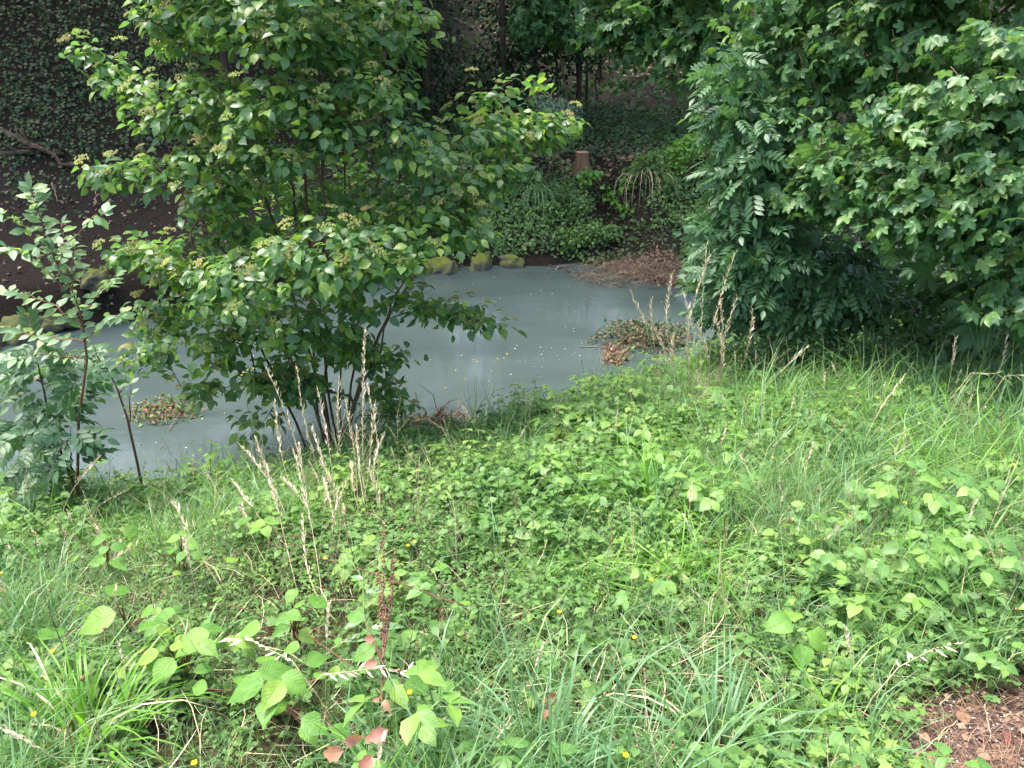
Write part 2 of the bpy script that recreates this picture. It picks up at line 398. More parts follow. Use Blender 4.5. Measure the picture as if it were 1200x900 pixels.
def strip_leaf(L, W, prof, fold=.15, curl=.15, mat='dogwood_leaf', petiole=.12, n=None, serr=0., tw=0.):
    """leaf along +Y; prof: half widths (0..1) at even steps, ends at a point"""
    k = len(prof); v, uv, f = [], [], []
    pw = W * .03
    v += [(-pw, 0, 0), (pw, 0, 0)]; uv += [(0, 0), (0, 0)]
    y0 = L * petiole
    for i, p in enumerate(prof):
        s = i / (k - 1); y = y0 + (L - y0) * s
        z = -curl * L * s * s + petiole * L * .15
        hw = W * p * (1 + (serr if i % 2 else -serr)) if 0 < i < k - 1 else W * p
        a = tw * s
        v += [(-hw, y, z + fold * hw + a * hw), (0, y, z), (hw, y, z + fold * hw - a * hw)]; uv += [(-1, s), (0, s), (1, s)]
    f += [(0, 3, 2), (0, 1, 3), (1, 4, 3)] if prof[0] > .01 else [(0, 1, 3)]
    for i in range(k - 1):
        a, b = 2 + 3 * i, 2 + 3 * (i + 1)
        if prof[i] < .01: f += [(a + 1, b + 1, b), (a + 1, b + 2, b + 1)]
        elif prof[i + 1] < .01: f += [(a, a + 1, b + 1), (a + 1, a + 2, b + 1)]
        else: f += [(a, a + 1, b + 1, b), (a + 1, a + 2, b + 2, b + 1)]
    return T(v, f, uv, mat=mat)
def maple_leaf(S=1., mat='maple_leaf', depth=.42, curl=.22, teeth=True):
    lob = [(-112, .55), (-56, .88), (0, 1.), (56, .88), (112, .55)]
    pts = [(-150, .30)]
    for i, (a, r) in enumerate(lob):
        if teeth: pts += [(a - 24, r * .70), (a - 12, r * .86)]
        elif teeth is not None: pts += [(a - 17, r * .82)]
        pts += [(a, r)]
        if teeth: pts += [(a + 12, r * .86), (a + 24, r * .70)]
        elif teeth is not None: pts += [(a + 17, r * .82)]
        if i < 4: pts += [((a + lob[i + 1][0]) / 2, depth)]
    pts += [(150, .30)]
    c = np.array([0, .28 * S, 0])
    v = [(0, .25 * S, 0), (-.012 * S, 0, .0), (.012 * S, 0, 0)]; uv = [(0, 0), (0, 0), (0, 0)]
    for a, r in pts:
        x, y = math.sin(R(a)) * r * S * .72, math.cos(R(a)) * r * S * .72
        near = min(lob, key=lambda q: abs(q[0] - a))
        v.append((x, .25 * S + y, -curl * S * r * r * .8 + .10 * S * (abs(a - near[0]) / 28) * r)); uv.append((max(-1, min(1, (a - near[0]) / 26)), r))
    f = [(1, 2, 0)] + [(0, i + 1, i) for i in range(3, 3 + len(pts) - 1)]
    return T(v, f, uv, mat=mat)
def M1(pos, d, up, s=1.): return frames(np.array([pos], float), np.array([d], float), np.array([up], float), s)
def ash_leaf(Ln=.26, pairs=4, mat='ash_leaf', lw=.30, ll=.34, low=False):
    lf = tiny_leaf(lw * .5, mat) if low else strip_leaf(1, lw * .5, [.0, .85, 1, .6, 0], .25, .12, mat, .04)
    ts = []
    for i in range(pairs):
        y = Ln * (.28 + .60 * i / pairs); z = -.25 * Ln * (y / Ln) ** 2
        s = Ln * ll * (.8 + .25 * math.sin(math.pi * (i + 1) / (pairs + 1)))
        for sd_ in (-1, 1):
            ts.append(bake(lf, M1((0, y, z), (sd_, .75, -.18), (0, 0, 1), s), [random.random() * .12]))
    ts.append(bake(lf, M1((0, Ln * .9, -.2 * Ln), (0, 1, -.45), (0, .3, 1), Ln * ll)))
    w_ = .002
    r = []
    for i in range(4):
        y = Ln * .95 * i / 3; r += [(-w_, y, -.25 * Ln * (y / Ln) ** 2), (w_, y, -.25 * Ln * (y / Ln) ** 2)]
    ts.append(T(r, [(2 * i, 2 * i + 1, 2 * i + 3, 2 * i + 2) for i in range(3)], mat='green_stem'))
    return join(ts)
def palm_leaf(S=.3, n=7, mat='chestnut_leaf', petiole=.4):
    ts = []
    for i in range(n):
        a = (i - (n - 1) / 2) * R(250 / n); s = S * (1 - .38 * abs(i - (n - 1) / 2) / (n / 2))
        lf = strip_leaf(s, s * .19, [.12, .4, .8, 1, .7, 0], .3, .3, mat, .02)
        ts.append(bake(lf, M1((0, petiole * S, .02), (math.sin(a), math.cos(a), .05), (0, 0, 1))))
    w_ = .003
    ts.append(T([(-w_, 0, 0), (w_, 0, 0), (w_, petiole * S, .02), (-w_, petiole * S, .02)], [(0, 1, 2, 3)], mat='green_stem'))
    return join(ts)
def tube(pts, rad, n=5, mat='bark', tint=0.):
    P = np.asarray(pts, float); k = len(P); rad = np.broadcast_to(np.asarray(rad, float), (k,))
    d = nrm(np.gradient(P, axis=0)); ref = np.array([.31, .17, .93]) if abs(nrm(P[-1] - P[0])[2]) < .8 else np.array([1., .2, 0])
    x = nrm(np.cross(d, ref)); y = np.cross(d, x)
    a = np.arange(n) * 2 * math.pi / n
    v = P[:, None] + rad[:, None, None] * (x[:, None] * np.cos(a)[None, :, None] + y[:, None] * np.sin(a)[None, :, None])
    i = np.arange(k - 1)[:, None] * n; j = np.arange(n)[None]; j2 = (j + 1) % n
    q = np.stack([i + j, i + j2, i + n + j2, i + n + j], -1).reshape(-1, 4)
    uv = np.stack([np.full((k, n), .5), np.full((k, n), .5)], -1).reshape(-1, 2)
    v = v.reshape(-1, 3)
    loops = q.ravel(); tot = np.full(len(q), 4)
    loops = np.concatenate([loops, (k - 1) * n + np.arange(n)]); tot = np.append(tot, n)
    return T(v, loops=loops, tot=tot, uv=uv, tint=tint, mat=None, mats=np.array([mat] * len(tot), object))
def blob(r=1., sub=1, mat='cyme', sq=(1, 1, 1), amp=0., seed=0):
    import bmesh
    bm = bmesh.new(); bmesh.ops.create_icosphere(bm, subdivisions=sub, radius=1)
    v = np.array([p.co[:] for p in bm.verts]); f = [[q.index for q in x.verts] for x in bm.faces]; bm.free()
    if amp:
        k = fbm(v[:, 0] * 1.3 + seed, v[:, 1] * 1.3 + v[:, 2] * 1.1, 1.6, seed) - .5
        k2 = fbm(v[:, 0] * 3 + v[:, 2] * 2 + seed, v[:, 1] * 3, 1.6, seed + 4) - .5
        v = v * (1 + amp * k + amp * .4 * k2)[:, None]
    return T(v * r * np.array(sq), f, mat=mat)
def low_leaf(W=.34, mat='herb_leaf', fold=.2, curl=.25):
    v = [(0, 0, 0), (-W * .9, .36, fold * W - .13 * curl), (0, .36, -.13 * curl), (W * .9, .36, fold * W - .13 * curl), (-W * .75, .68, fold * W - .46 * curl), (0, .68, -.46 * curl), (W * .75, .68, fold * W - .46 * curl), (0, 1, -curl)]
    uv = [(0, 0), (-1, .36), (0, .36), (1, .36), (-.9, .68), (0, .68), (.9, .68), (0, 1)]
    return T(v, [(0, 2, 1), (0, 3, 2), (1, 2, 5, 4), (2, 3, 6, 5), (4, 5, 7), (5, 6, 7)], uv, mat=mat)
def tiny_leaf(W=.38, mat='dark_leaf', fold=.2, curl=.2):
    v = [(0, 0, 0), (-W, .5, fold * W - .25 * curl), (0, .45, -.2 * curl), (W, .5, fold * W - .25 * curl), (0, 1, -curl)]
    return T(v, [(0, 2, 1), (0, 3, 2), (1, 2, 4), (2, 3, 4)], [(0, 0), (-1, .5), (0, .5), (1, .5), (0, 1)], mat=mat)
OVAL = [.10, .75, 1, .82, 0]
def octa(r=1., mat='cyme', sz=1.):
    v = [(r, 0, 0), (-r, 0, 0), (0, r, 0), (0, -r, 0), (0, 0, r * sz), (0, 0, -r * sz)]
    f = [(0, 2, 4), (2, 1, 4), (1, 3, 4), (3, 0, 4), (2, 0, 5), (1, 2, 5), (3, 1, 5), (0, 3, 5)]
    return T(v, f, mat=mat)
TET = T([(1, 0, -.4), (-.5, .87, -.4), (-.5, -.87, -.4), (0, 0, .9)], [(0, 1, 3), (1, 2, 3), (2, 0, 3)], mat='cyme')
def cyme(rad=.030, n=34, mat='cyme'):
    r = rad * np.sqrt(rng.random(n)); a = rng.random(n) * 6.283
    P = np.stack([r * np.cos(a), r * np.sin(a), .022 + .006 * rng.random(n) - r * .25], -1)
    M = yaw(P, a, rad * .15 * (.7 + .8 * rng.random(n)))
    ts = [bake(TET, M, rng.random(n) * .3)]
    for k in range(4):
        p = P[k]; ts.append(T([(0, 0, 0), (.001, .001, 0), tuple(p)], [(0, 1, 2)], mat='green_stem'))
    return join(ts)

# ------------------------------------------------------------------ growing woody plants
def blobs_world(B):
    out = []
    for px, py, r, y in B:
        c = at(px, py, y); dep = (c - EYE) @ np.array([0, CP, -SP_])
        out.append((c, r / FPX * dep))
    return out
def sample_blobs(BW, n, shell=.55, flat=.8, seed=1):
    g = np.random.default_rng(seed)
    C = np.array([b[0] for b in BW]); Rr = np.array([b[1] for b in BW])
    p = Rr ** 1.9; p /= p.sum()
    k = g.choice(len(BW), n, p=p)
    d = nrm(g.normal(size=(n, 3)) * [1, 1, 1.] + [0, -.25, .15])
    r = (shell + (1 - shell) * g.random(n) ** .7)
    P = C[k] + d * (r * Rr[k])[:, None] * [1, 1, flat]
    return P, nrm(P - C[k])
class Wood:
    def __init__(s, roots, rootpts):
        """roots: list of polylines (k,3), the main stems"""
        s.P, s.par, s.root, s.chains = [], [], [], []
        for ri, pl in enumerate(rootpts):
            idx = []
            for i, p in enumerate(pl):
                s.P.append(np.array(p, float)); s.par.append(idx[-1] if idx else -1); s.root.append(ri); idx.append(len(s.P) - 1)
            s.chains.append(idx)
    def grow(s, A, step=.16, wob=.03, lift=.25, seed=2):
        g = np.random.default_rng(seed)
        base = s.P[0]
        order = np.argsort(np.linalg.norm(A - base, axis=1))
        s.tips, s.tipd = [None] * len(A), [None] * len(A)
        P = np.zeros((len(s.P) + len(A) * 14 + 50, 3)); n = len(s.P); P[:n] = s.P
        for ai in order:
            a = A[ai]
            v = a - P[:n]; dist = np.linalg.norm(v, axis=1)
            cost = dist + .9 * np.maximum(0, -v[:, 2]) + .12 * (np.linalg.norm(P[:n] - base, axis=1))
            j = int(np.argmin(cost)); d = dist[j]
            k = min(12, max(2, int(math.ceil(d / step))))
            p0 = P[j].copy(); q = s.par[j]
            d0 = nrm(P[j] - P[q]) if q >= 0 else np.array([0, 0, 1.])
            c = p0 + d0 * d * .3 + np.array([0, 0, lift * d * .5])
            idx = [j]
            for t in np.linspace(0, 1, k + 1)[1:]:
                pt = (1 - t) ** 2 * p0 + 2 * t * (1 - t) * c + t * t * a
                if t < 1: pt = pt + g.normal(size=3) * wob * min(d, 1)
                P[n] = pt; s.par.append(idx[-1]); s.root.append(s.root[j]); idx.append(n); n += 1
            s.chains.append(idx)
            s.tips[ai] = a; s.tipd[ai] = nrm(P[n - 1] - P[n - 2])
        s.P = P[:n]
        s.tips = np.array(s.tips); s.tipd = np.array(s.tipd)
        return s
    def radii(s, tip=.0022, e=2.4, cap=1.):
        n = len(s.P); acc = np.zeros(n); kids = np.zeros(n, int)
        for i in range(n):
            if s.par[i] >= 0: kids[s.par[i]] += 1
        r = np.zeros(n)
        for i in range(n - 1, -1, -1):
            r[i] = tip if kids[i] == 0 else acc[i] ** (1 / e)
            if s.par[i] >= 0: acc[s.par[i]] += r[i] ** e
        s.r = np.minimum(r, cap); return s
    def meshes(s, mat='bark', n=5, minr=0.):
        by = {}
        for ch in s.chains:
            pts = s.P[ch]; rr = s.r[ch].copy()
            if s.par[ch[0]] != -1 or len(by.get(s.root[ch[0]], [])): rr[0] = min(rr[0], rr[1] * 1.15)
            if rr.max() < minr: continue
            by.setdefault(s.root[ch[0]], []).append(tube(pts, rr, 7 if rr.max() > .02 else (5 if rr.max() > .006 else 3), mat))
        return {k: join(v) for k, v in by.items()}
def spray(tips, dirs, outw, per, L, seed=3, spread=.16, updir=.55, outward=.7, noise=.45, opp=True, droop=.35):
    """leaf placements round twig ends: positions, directions, normals"""
    g = np.random.default_rng(seed); n = len(tips)
    T_ = np.repeat(tips, per, 0); D = np.repeat(dirs, per, 0); O = np.repeat(outw, per, 0)
    k = np.tile(np.arange(per), n)
    flat = nrm(D * [1, 1, .35] + O * [.5, .5, .1])
    lat = nrm(np.cross(flat, [0, 0, 1.]) + 1e-6)
    s = k / per; side = np.where(k % 2 == 0, 1., -1.)
    jit = g.normal(size=(n * per, 3))
    # side twiglets spread leaves sideways too
    off = lat * (g.random(n * per) - .5)[:, None] * spread * 1.8
    pos = T_ - flat * (s * spread * 1.6)[:, None] + off + jit * [.02, .02, .025]
    d = nrm(flat * (.75 - .4 * s)[:, None] + lat * (side * (.45 + .5 * s))[:, None] + jit * .28 - np.array([0, 0, droop]))
    up = nrm(np.array([0, 0, updir]) + O * [outward, outward, outward * .3] + g.normal(size=(n * per, 3)) * noise)
    return pos, d, up
def front(pos, n, cell=9, size=None):
    """indices of up to n leaves that stand in front of the others as the camera sees them"""
    x, y, z = proj(pos)
    ok = (x > 0) & (x < 1200) & (y > 0) & (y < 900) & (z > .3)
    idx = np.where(ok)[0]; idx = idx[np.argsort(z[idx])]
    seen = set(); out = []
    for i in idx:
        c = (int(x[i] // cell), int(y[i] // cell))
        if c in seen: continue
        seen.add(c); out.append(i)
    out = np.array(out, int)
    sc = (np.ones(len(pos)) if size is None else size)
    out = out[np.argsort(-(sc[out] / z[out]))][:n]
    return out
def leafy(parent, org, tmpl, M, tint, nparts=300, name='leaf', rest='foliage', cell=9, low=None):
    """the front leaves as parts that share meshes, the rest as one foliage part"""
    tl = tmpl if isinstance(tmpl, list) else [tmpl]
    kind = rng.integers(0, len(tl), len(M))
    f = front(M[:, :3, 3], nparts, cell, M[:, 0, 0] * 0 + np.linalg.norm(M[:, :3, 1], axis=1))
    mask = np.zeros(len(M), bool); mask[f] = True
    M = M.copy(); M[:, :3, 3] -= np.asarray(org)
    mes = [mesh_of(name, t) for t in tl]
    for i in f: add(name, mes[kind[i]], parent, M=M[i])
    if low: tl = low; kind = kind % len(low)
    ts = [bake(t, M[(~mask) & (kind == k)], tint[(~mask) & (kind == k)]) for k, t in enumerate(tl)]
    ts = [t for t in ts if t is not None]
    if ts: add(rest, join(ts), parent, kind='stuff')

def stems_from(base, tops, seed=0, lean=.1):
    g = np.random.default_rng(seed); out = []
    for tp in tops:
        b = np.array(base) + np.append(g.normal(size=2) * lean, -.08)
        tp = np.array(tp, float); pts = []
        L_ = np.linalg.norm(tp - b); k = max(3, int(L_ / .22))
        c = b + np.array([(tp - b)[0] * .22, (tp - b)[1] * .22, (tp - b)[2] * .55])
        for t in np.linspace(0, 1, k + 1):
            pts.append((1 - t) ** 2 * b + 2 * t * (1 - t) * c + t * t * tp + g.normal(size=3) * .015 * (0 < t))
        out.append(pts)
    return out
def plant(name, label, cat, base, B, tops, tmpl, nattr, per, size, nparts=300, spread=.16, barkm='bark', stemname='stem', tip=.0022, cap=.06,
          seed=1, shell=.5, flat=.8, group=None, cell=9, minr=0., world=False, cym=0, low=None, **kw):
    base = np.array(base, float); org = base.copy()
    BW = B if world else blobs_world(B)
    A, O = sample_blobs(BW, nattr, shell, flat, seed)
    ok = A[:, 2] > np.maximum(height(A[:, 0], A[:, 1]), 0) + .05
    A, O = A[ok], O[ok]
    W = Wood(None, stems_from(base, tops, seed)).grow(A, seed=seed).radii(tip, cap=cap)
    root = thing(name, label, cat, org, group)
    ms = W.meshes(barkm, minr=minr)
    for k in sorted(ms): add(stemname, shift(ms[k], org), root)
    pos, d, up = spray(W.tips, W.tipd, O, per, size, seed + 5, spread, **kw)
    g = np.random.default_rng(seed + 9)
    sc = size * (.65 + .55 * g.random(len(pos)))
    # young leaves at the tips are smaller and lighter
    M = frames(pos, d, up, sc)
    tint = g.random(len(pos))
    leafy(root, org, tmpl, M, tint, nparts, cell=cell, low=low)
    if cym:
        sel = g.permutation(len(W.tips))[:int(len(W.tips) * cym)]
        P = W.tips[sel] + np.array([0, 0, .05]) + O[sel] * .05
        Mc = yaw(P - org, g.random(len(sel)) * 6.28, 1.1 + .9 * g.random(len(sel)), tilt=nrm(np.array([0, 0, 1.]) + O[sel] * .6))
        ct = [cyme(), cyme(), cyme()]
        f = front(P, 150, 12); mk = np.zeros(len(P), bool); mk[f] = True
        me = [mesh_of('flower_cluster', c) for c in ct]
        for i in f: add('flower_cluster', me[i % 3], root, M=Mc[i])
        add('blossom', join([bake(ct[0], Mc[~mk], g.random((~mk).sum()))]), root, kind='stuff')
    return root

# ================================================================== ground and river
def axis(parts):
    a = []
    for lo, hi, st in parts: a += list(np.arange(lo, hi, st))
    return np.array(a + [parts[-1][1]])
gx = axis([(-160, -40, 10), (-40, -12, 1.4), (-12, -6, .3), (-6, 7, .1), (7, 13, .3), (13, 40, 1.4), (40, 160, 10)])
gy = axis([(-120, -20, 10), (-20, 0, 1.), (0, 14.5, .1), (14.5, 26, .3), (26, 60, 1.2), (60, 220, 12)])
X, Y = np.meshgrid(gx, gy)
Z = height(X, Y)
V = np.stack([X, Y, Z], -1).reshape(-1, 3); nx, ny = len(gx), len(gy)
i, j = np.meshgrid(np.arange(nx - 1), np.arange(ny - 1)); q0 = (j * nx + i).ravel()
Q = np.stack([q0, q0 + 1, q0 + 1 + nx, q0 + nx], -1)
tg = T(V, loops=Q.ravel(), tot=np.full(len(Q), 4), mats=np.array(['ground'] * len(Q), object))
gme = mesh_of('ground', tg)
patch = drop(1140, 870)
def bare(x, y):
    """how bare the soil is (1) on the path edge at the camera's right"""
    d = np.hypot((x - patch[0] - .16) / .46, (y - patch[1] + .14) / .36) + .35 * (fbm(x, y, 5, 41) - .5)
    return 1 - ss((d - .8) / .35)
litter_c = at(745, 312, 10.7)
def litter(x, y):
    d = np.hypot((x - 1.95) / 1.15, (y - 10.72) / .58) + .5 * (fbm(x, y, 2.5, 43) - .5)
    return (1 - ss((d - .8) / .3)) 
vx, vy = V[:, 0], V[:, 1]
near = (vy < shore_n(vx) + .3).astype(float)
zone = np.stack([near, 1 - near, np.clip(bare(vx, vy) + litter(vx, vy) * .8, 0, 1), np.ones(len(V))], -1)
ca = gme.color_attributes.new('zone', 'FLOAT_COLOR', 'POINT'); ca.data.foreach_set('color', zone.astype(np.float32).ravel())
add('ground', gme, kind='structure')
wx = np.arange(-120, 121, 8.)
Xw, Yw = np.meshgrid(wx, np.linspace(-14, 30, 12)); Vw = np.stack([Xw, Yw, Xw * 0], -1).reshape(-1, 3); n_ = len(wx)
i, j = np.meshgrid(np.arange(n_ - 1), np.arange(11)); q0 = (j * n_ + i).ravel()
Q = np.stack([q0, q0 + 1, q0 + 1 + n_, q0 + n_], -1)
add('river', T(Vw, loops=Q.ravel(), tot=np.full(len(Q), 4), mats=np.array(['river_water'] * len(Q), object)), kind='structure')

# ================================================================== the dogwood in the middle
dog_t = [strip_leaf(1, .30, [.15, .72, .97, .98, .74, .3, 0], .22, .22, 'dogwood_leaf', .12), strip_leaf(1, .28, [.15, .7, .95, .98, .78, .32, 0], .1, .4, 'dogwood_leaf', .12),
         strip_leaf(1, .32, [.2, .75, 1, .95, .68, .26, 0], .35, .15, 'dogwood_leaf', .12)]
dog_l = [strip_leaf(1, .31, [.3, .92, .98, .62, 0], .2, .25, 'dogwood_leaf', .08), strip_leaf(1, .29, [.3, .9, 1, .62, 0], .1, .4, 'dogwood_leaf', .08)]
db = on_ground(*at(385, 505, 5.75)[:2])
dog_b = [(230, 20, 85, 6.2), (330, 30, 105, 5.8), (430, 40, 80, 6.0), (470, 15, 45, 6.3), (400, -120, 150, 6.0), (250, -90, 120, 6.1),
         (105, 62, 26, 6.3), (150, 95, 42, 6.2), (225, 120, 72, 5.9), (118, 207, 24, 6.0), (165, 205, 36, 6.0), (250, 205, 75, 5.8), (340, 150, 95, 5.6), (430, 130, 90, 5.7),
         (500, 190, 60, 5.7), (560, 125, 36, 6.2), (615, 100, 26, 6.4), (585, 165, 45, 6.1), (640, 150, 34, 6.3), (662, 145, 14, 6.3), (630, 175, 24, 6.2), (600, 200, 26, 6.0), (545, 225, 48, 5.9), (500, 255, 55, 5.6),
         (150, 292, 32, 5.5), (205, 305, 55, 5.3), (285, 330, 80, 5.1), (385, 300, 85, 5.1), (465, 285, 70, 5.3), (545, 268, 42, 5.6),
         (185, 370, 45, 5.5), (255, 400, 48, 5.3), (345, 385, 50, 5.3), (425, 365, 55, 5.4), (495, 355, 34, 5.8), (550, 368, 24, 5.9), (585, 378, 13, 5.9),
         (450, 420, 22, 5.8), (465, 480, 24, 5.9), (300, 440, 34, 5.3), (285, 495, 34, 5.2), (240, 455, 26, 5.4), (420, 240, 80, 6.2), (300, 250, 90, 6.3), (330, 440, 42, 5.5), (395, 425, 34, 5.6), (180, 420, 30, 5.5), (352, 452, 30, 5.5), (440, 455, 26, 5.8), (410, 405, 36, 5.5), (620, 140, 32, 6.3), (575, 200, 36, 5.9)]
tops = [at(x, y, d) for x, y, d in [(250, 60, 6.3), (300, 20, 6.4), (360, -60, 6.0), (420, -20, 6.2), (480, 60, 6.2), (590, 130, 6.2), (180, 190, 5.9), (380, 150, 5.6), (230, 300, 5.4), (500, 300, 5.6)]]
plant('dogwood_shrub', 'broad many-stemmed green shrub with flat yellowish flower clusters on the near riverbank', 'shrub', db, dog_b, tops, dog_t, 1420, 11, .090, low=dog_l,
      nparts=300, spread=.14, outward=.65, updir=.75, noise=.36, cap=.028, seed=11, cym=.38, shell=.45, flat=.6)

# ================================================================== right-hand mass: maple, ash, chestnut, underbrush
map_t = [maple_leaf(1, depth=.56, curl=.3), maple_leaf(1, curl=.5, depth=.52), maple_leaf(1, curl=.15, depth=.6)]
map_l = [maple_leaf(1, depth=.56, curl=.3, teeth=False), maple_leaf(1, curl=.5, depth=.54, teeth=False)]
mb = on_ground(4.3, 6.4)
map_b = [(900, 10, 50, 6.9), (965, 60, 70, 6.6), (1050, 35, 75, 6.2), (1150, 95, 85, 5.2), (1080, 150, 75, 5.5), (1000, 190, 66, 5.8), (1155, 200, 85, 5.1), (1045, 245, 55, 5.4),
         (955, 215, 50, 6.1), (1180, 290, 50, 4.9), (1195, 350, 26, 4.7), (1110, 245, 62, 5.1), (1260, 100, 110, 5.2), (1270, 260, 90, 5.0), (1100, -70, 140, 6.2), (960, -90, 110, 7.), (1300, -60, 150, 6),
         (930, 130, 50, 6.6), (1340, 200, 120, 5.6)]
tops = [mb + np.array(p) for p in [(.1, .1, 4.2), (-.9, .2, 3.2), (.6, -.6, 3.4), (-.6, -.7, 2.2)]]
plant('maple_tree', 'large maple with pointed lobed leaves overhanging the meadow above the big dark palmate leaves', 'tree', mb, map_b, tops, map_t, 1350, 9, .108, low=map_l,
      nparts=300, spread=.24, cap=.09, seed=21, tip=.003, shell=.5, cell=14, droop=.5)
ash_t = [ash_leaf(1, 4, lw=.38, ll=.36), ash_leaf(1, 5, lw=.36, ll=.32), ash_leaf(1, 4, lw=.42, ll=.36)]
ash_l = [ash_leaf(1, 4, lw=.38, ll=.36, low=True), ash_leaf(1, 4, lw=.42, ll=.34, low=True)]
ab = on_ground(3.0, 7.2)
ash_b = [(866, 85, 28, 6.6), (874, 140, 40, 6.5), (878, 205, 44, 6.4), (872, 265, 44, 6.4), (842, 305, 26, 6.7), (885, 310, 50, 6.3), (925, 290, 45, 6.3), (860, 350, 34, 6.5), (930, 350, 40, 6.3), (920, 200, 50, 6.7), (975, 320, 40, 6.2)]
tops = [at(880, 60, 6.9), at(900, 200, 6.8), at(870, 300, 6.6)]
plant('ash_tree', 'slender ash tree with feathery pinnate leaves hanging over the river beyond the dry grass', 'tree', ab, ash_b, tops, ash_t, 480, 5, .25, low=ash_l,
      nparts=260, spread=.14, cap=.03, seed=31, cell=12, droop=.4)
ch_t = [palm_leaf(1, 7), palm_leaf(1, 6)]
cb = on_ground(3.55, 5.5)
ch_b = [(1110, 322, 36, 5.5), (1160, 340, 36, 5.4), (1150, 300, 30, 5.5), (1210, 330, 30, 5.4), (1105, 350, 26, 5.6)]
plant('chestnut_sapling', 'dark horse chestnut sapling with very large fan-shaped leaves under the maple', 'tree', cb, ch_b, [at(1120, 310, 5.5), at(1170, 330, 5.4)], ch_t, 14, 3, .26,
      nparts=60, spread=.12, cap=.012, seed=41, cell=8)
un_t = [strip_leaf(1, .32, [.15, .8, 1, .7, 0], .2, .25, 'mid_leaf', .1), strip_leaf(1, .36, [.2, .9, 1, .6, 0], .1, .35, 'mid_leaf', .1)]
plant('understorey_shrub', 'dark broad-leaved shrub filling the gap under the maple and beside the ash', 'shrub', on_ground(3.0, 6.3),
      [(1000, 330, 50, 6.4), (960, 380, 40, 6.2), (1040, 370, 45, 6.1), (1010, 290, 45, 6.6), (1080, 400, 40, 6.0), (1150, 395, 45, 5.9), (1100, 360, 50, 6.5), (1200, 390, 40, 5.9), (920, 395, 30, 6.4), (1100, 310, 50, 7.0), (1150, 320, 45, 6.8), (1060, 330, 45, 6.8), (1200, 330, 50, 6.8), (1010, 350, 40, 6.6)],
      [at(1000, 320, 6.5), at(1080, 350, 6.3), at(950, 370, 6.3)], un_t, 560, 8, .085, nparts=150, spread=.13, cap=.012, seed=51, low=[low_leaf(.34, 'mid_leaf')])
el_t = [strip_leaf(1, .22, [.05, .7, 1, .6, 0], .2, .25, 'mid_leaf', .1)]
plant('hawthorn_bush', 'low mid-green bush behind the meadow grass at the foot of the ash', 'shrub', on_ground(2.5, 6.3),
      [(900, 400, 36, 6.0), (870, 420, 26, 6.1), (950, 410, 34, 5.9), (1000, 420, 30, 5.8), (1040, 410, 30, 5.8), (840, 410, 18, 6.3)], [at(900, 390, 6.1), at(970, 400, 6.)], el_t, 260, 9, .05,
      nparts=100, spread=.09, cap=.008, seed=55, low=[tiny_leaf(.25, 'mid_leaf')])
# ================================================================== saplings on the left
sp_t = [strip_leaf(1, .22, [.05, .7, 1, .65, 0], .25, .25, 'sapling_leaf', .08), strip_leaf(1, .25, [.08, .8, 1, .6, 0], .15, .1, 'sapling_leaf', .08)]
def sapling(name, label, base, branches, tmpl, size, gap, seed, barkm='red_stem', r0=.010, nparts=200, droop=.1):
    """stems given as pixel paths at a depth; opposite leaves along the outer two thirds"""
    g = np.random.default_rng(seed)
    root = thing(name, label, 'sapling', base); pos, d, up = [], [], []
    for bi, (path, yv) in enumerate(branches):
        P = np.array([at(x, y, yv + .12 * k * (1 if bi % 2 else -1) / max(1, len(path) - 1)) for k, (x, y) in enumerate(path)])
        if bi == 0: P[0] = base - [0, 0, .05]
        t = np.linspace(0, 1, 14); seg = np.linspace(0, 1, len(P))
        P = np.stack([np.interp(t, seg, P[:, k]) for k in range(3)], -1); P[1:-1] += g.normal(size=(12, 3)) * .006
        L_ = np.linalg.norm(np.diff(P, axis=0), axis=1).sum()
        add('stem' if bi == 0 else 'branch', shift(tube(P, np.linspace(r0 if bi == 0 else r0 * .5, .0015, 14), 6, barkm), base), root)
        n = max(3, int(L_ * (.62 if bi == 0 else .95) / gap))
        for k in range(n):
            s = 1 - (k / n) * (.62 if bi == 0 else .95)
            p = np.array([np.interp(s, t, P[:, q]) for q in range(3)]); q = np.array([np.interp(min(1, s + .02), t, P[:, m]) - np.interp(max(0, s - .02), t, P[:, m]) for m in range(3)])
            q = nrm(q); la = nrm(np.cross(q, [0, 0, 1.]) + 1e-5)
            for sd_ in (-1, 1):
                pos.append(p); d.append(q * .45 + la * sd_ * (.9) + g.normal(size=3) * .25 - np.array([0, 0, droop])); up.append(np.array([0, -.8, 1]) + g.normal(size=3) * .35)
        pos.append(P[-1]); d.append(q + [0, 0, -.1]); up.append([0, -.4, 1])
    M = frames(np.array(pos), np.array(d), np.array(up), size * (.7 + .5 * g.random(len(pos))))
    leafy(root, base, tmpl, M, g.random(len(pos)), nparts, cell=3)
s1 = on_ground(*at(75, 560, 4.3)[:2])
sapling('cherry_sapling', 'pale young sapling with pointed leaves rising above the bare soil bank', s1,
        [([(80, 560), (95, 480), (100, 410), (90, 350), (62, 300), (50, 262), (36, 222)], 4.3), ([(62, 300), (80, 285), (108, 255), (122, 250)], 4.2), ([(60, 310), (38, 282), (22, 258), (2, 250)], 4.3),
         ([(70, 320), (76, 290), (72, 262)], 4.5), ([(75, 340), (40, 300), (10, 292)], 4.1), ([(95, 380), (70, 360), (35, 345), (8, 340)], 4.2), ([(95, 370), (120, 340), (135, 325)], 4.4),
         ([(98, 400), (60, 395), (20, 390), (0, 385)], 4.1), ([(98, 400), (130, 370), (142, 372)], 4.2), ([(85, 340), (84, 310), (88, 290)], 4.2), ([(97, 420), (50, 415), (20, 420)], 4.0)], sp_t, .085, .036, 61)
s2 = on_ground(*at(95, 575, 4.5)[:2])
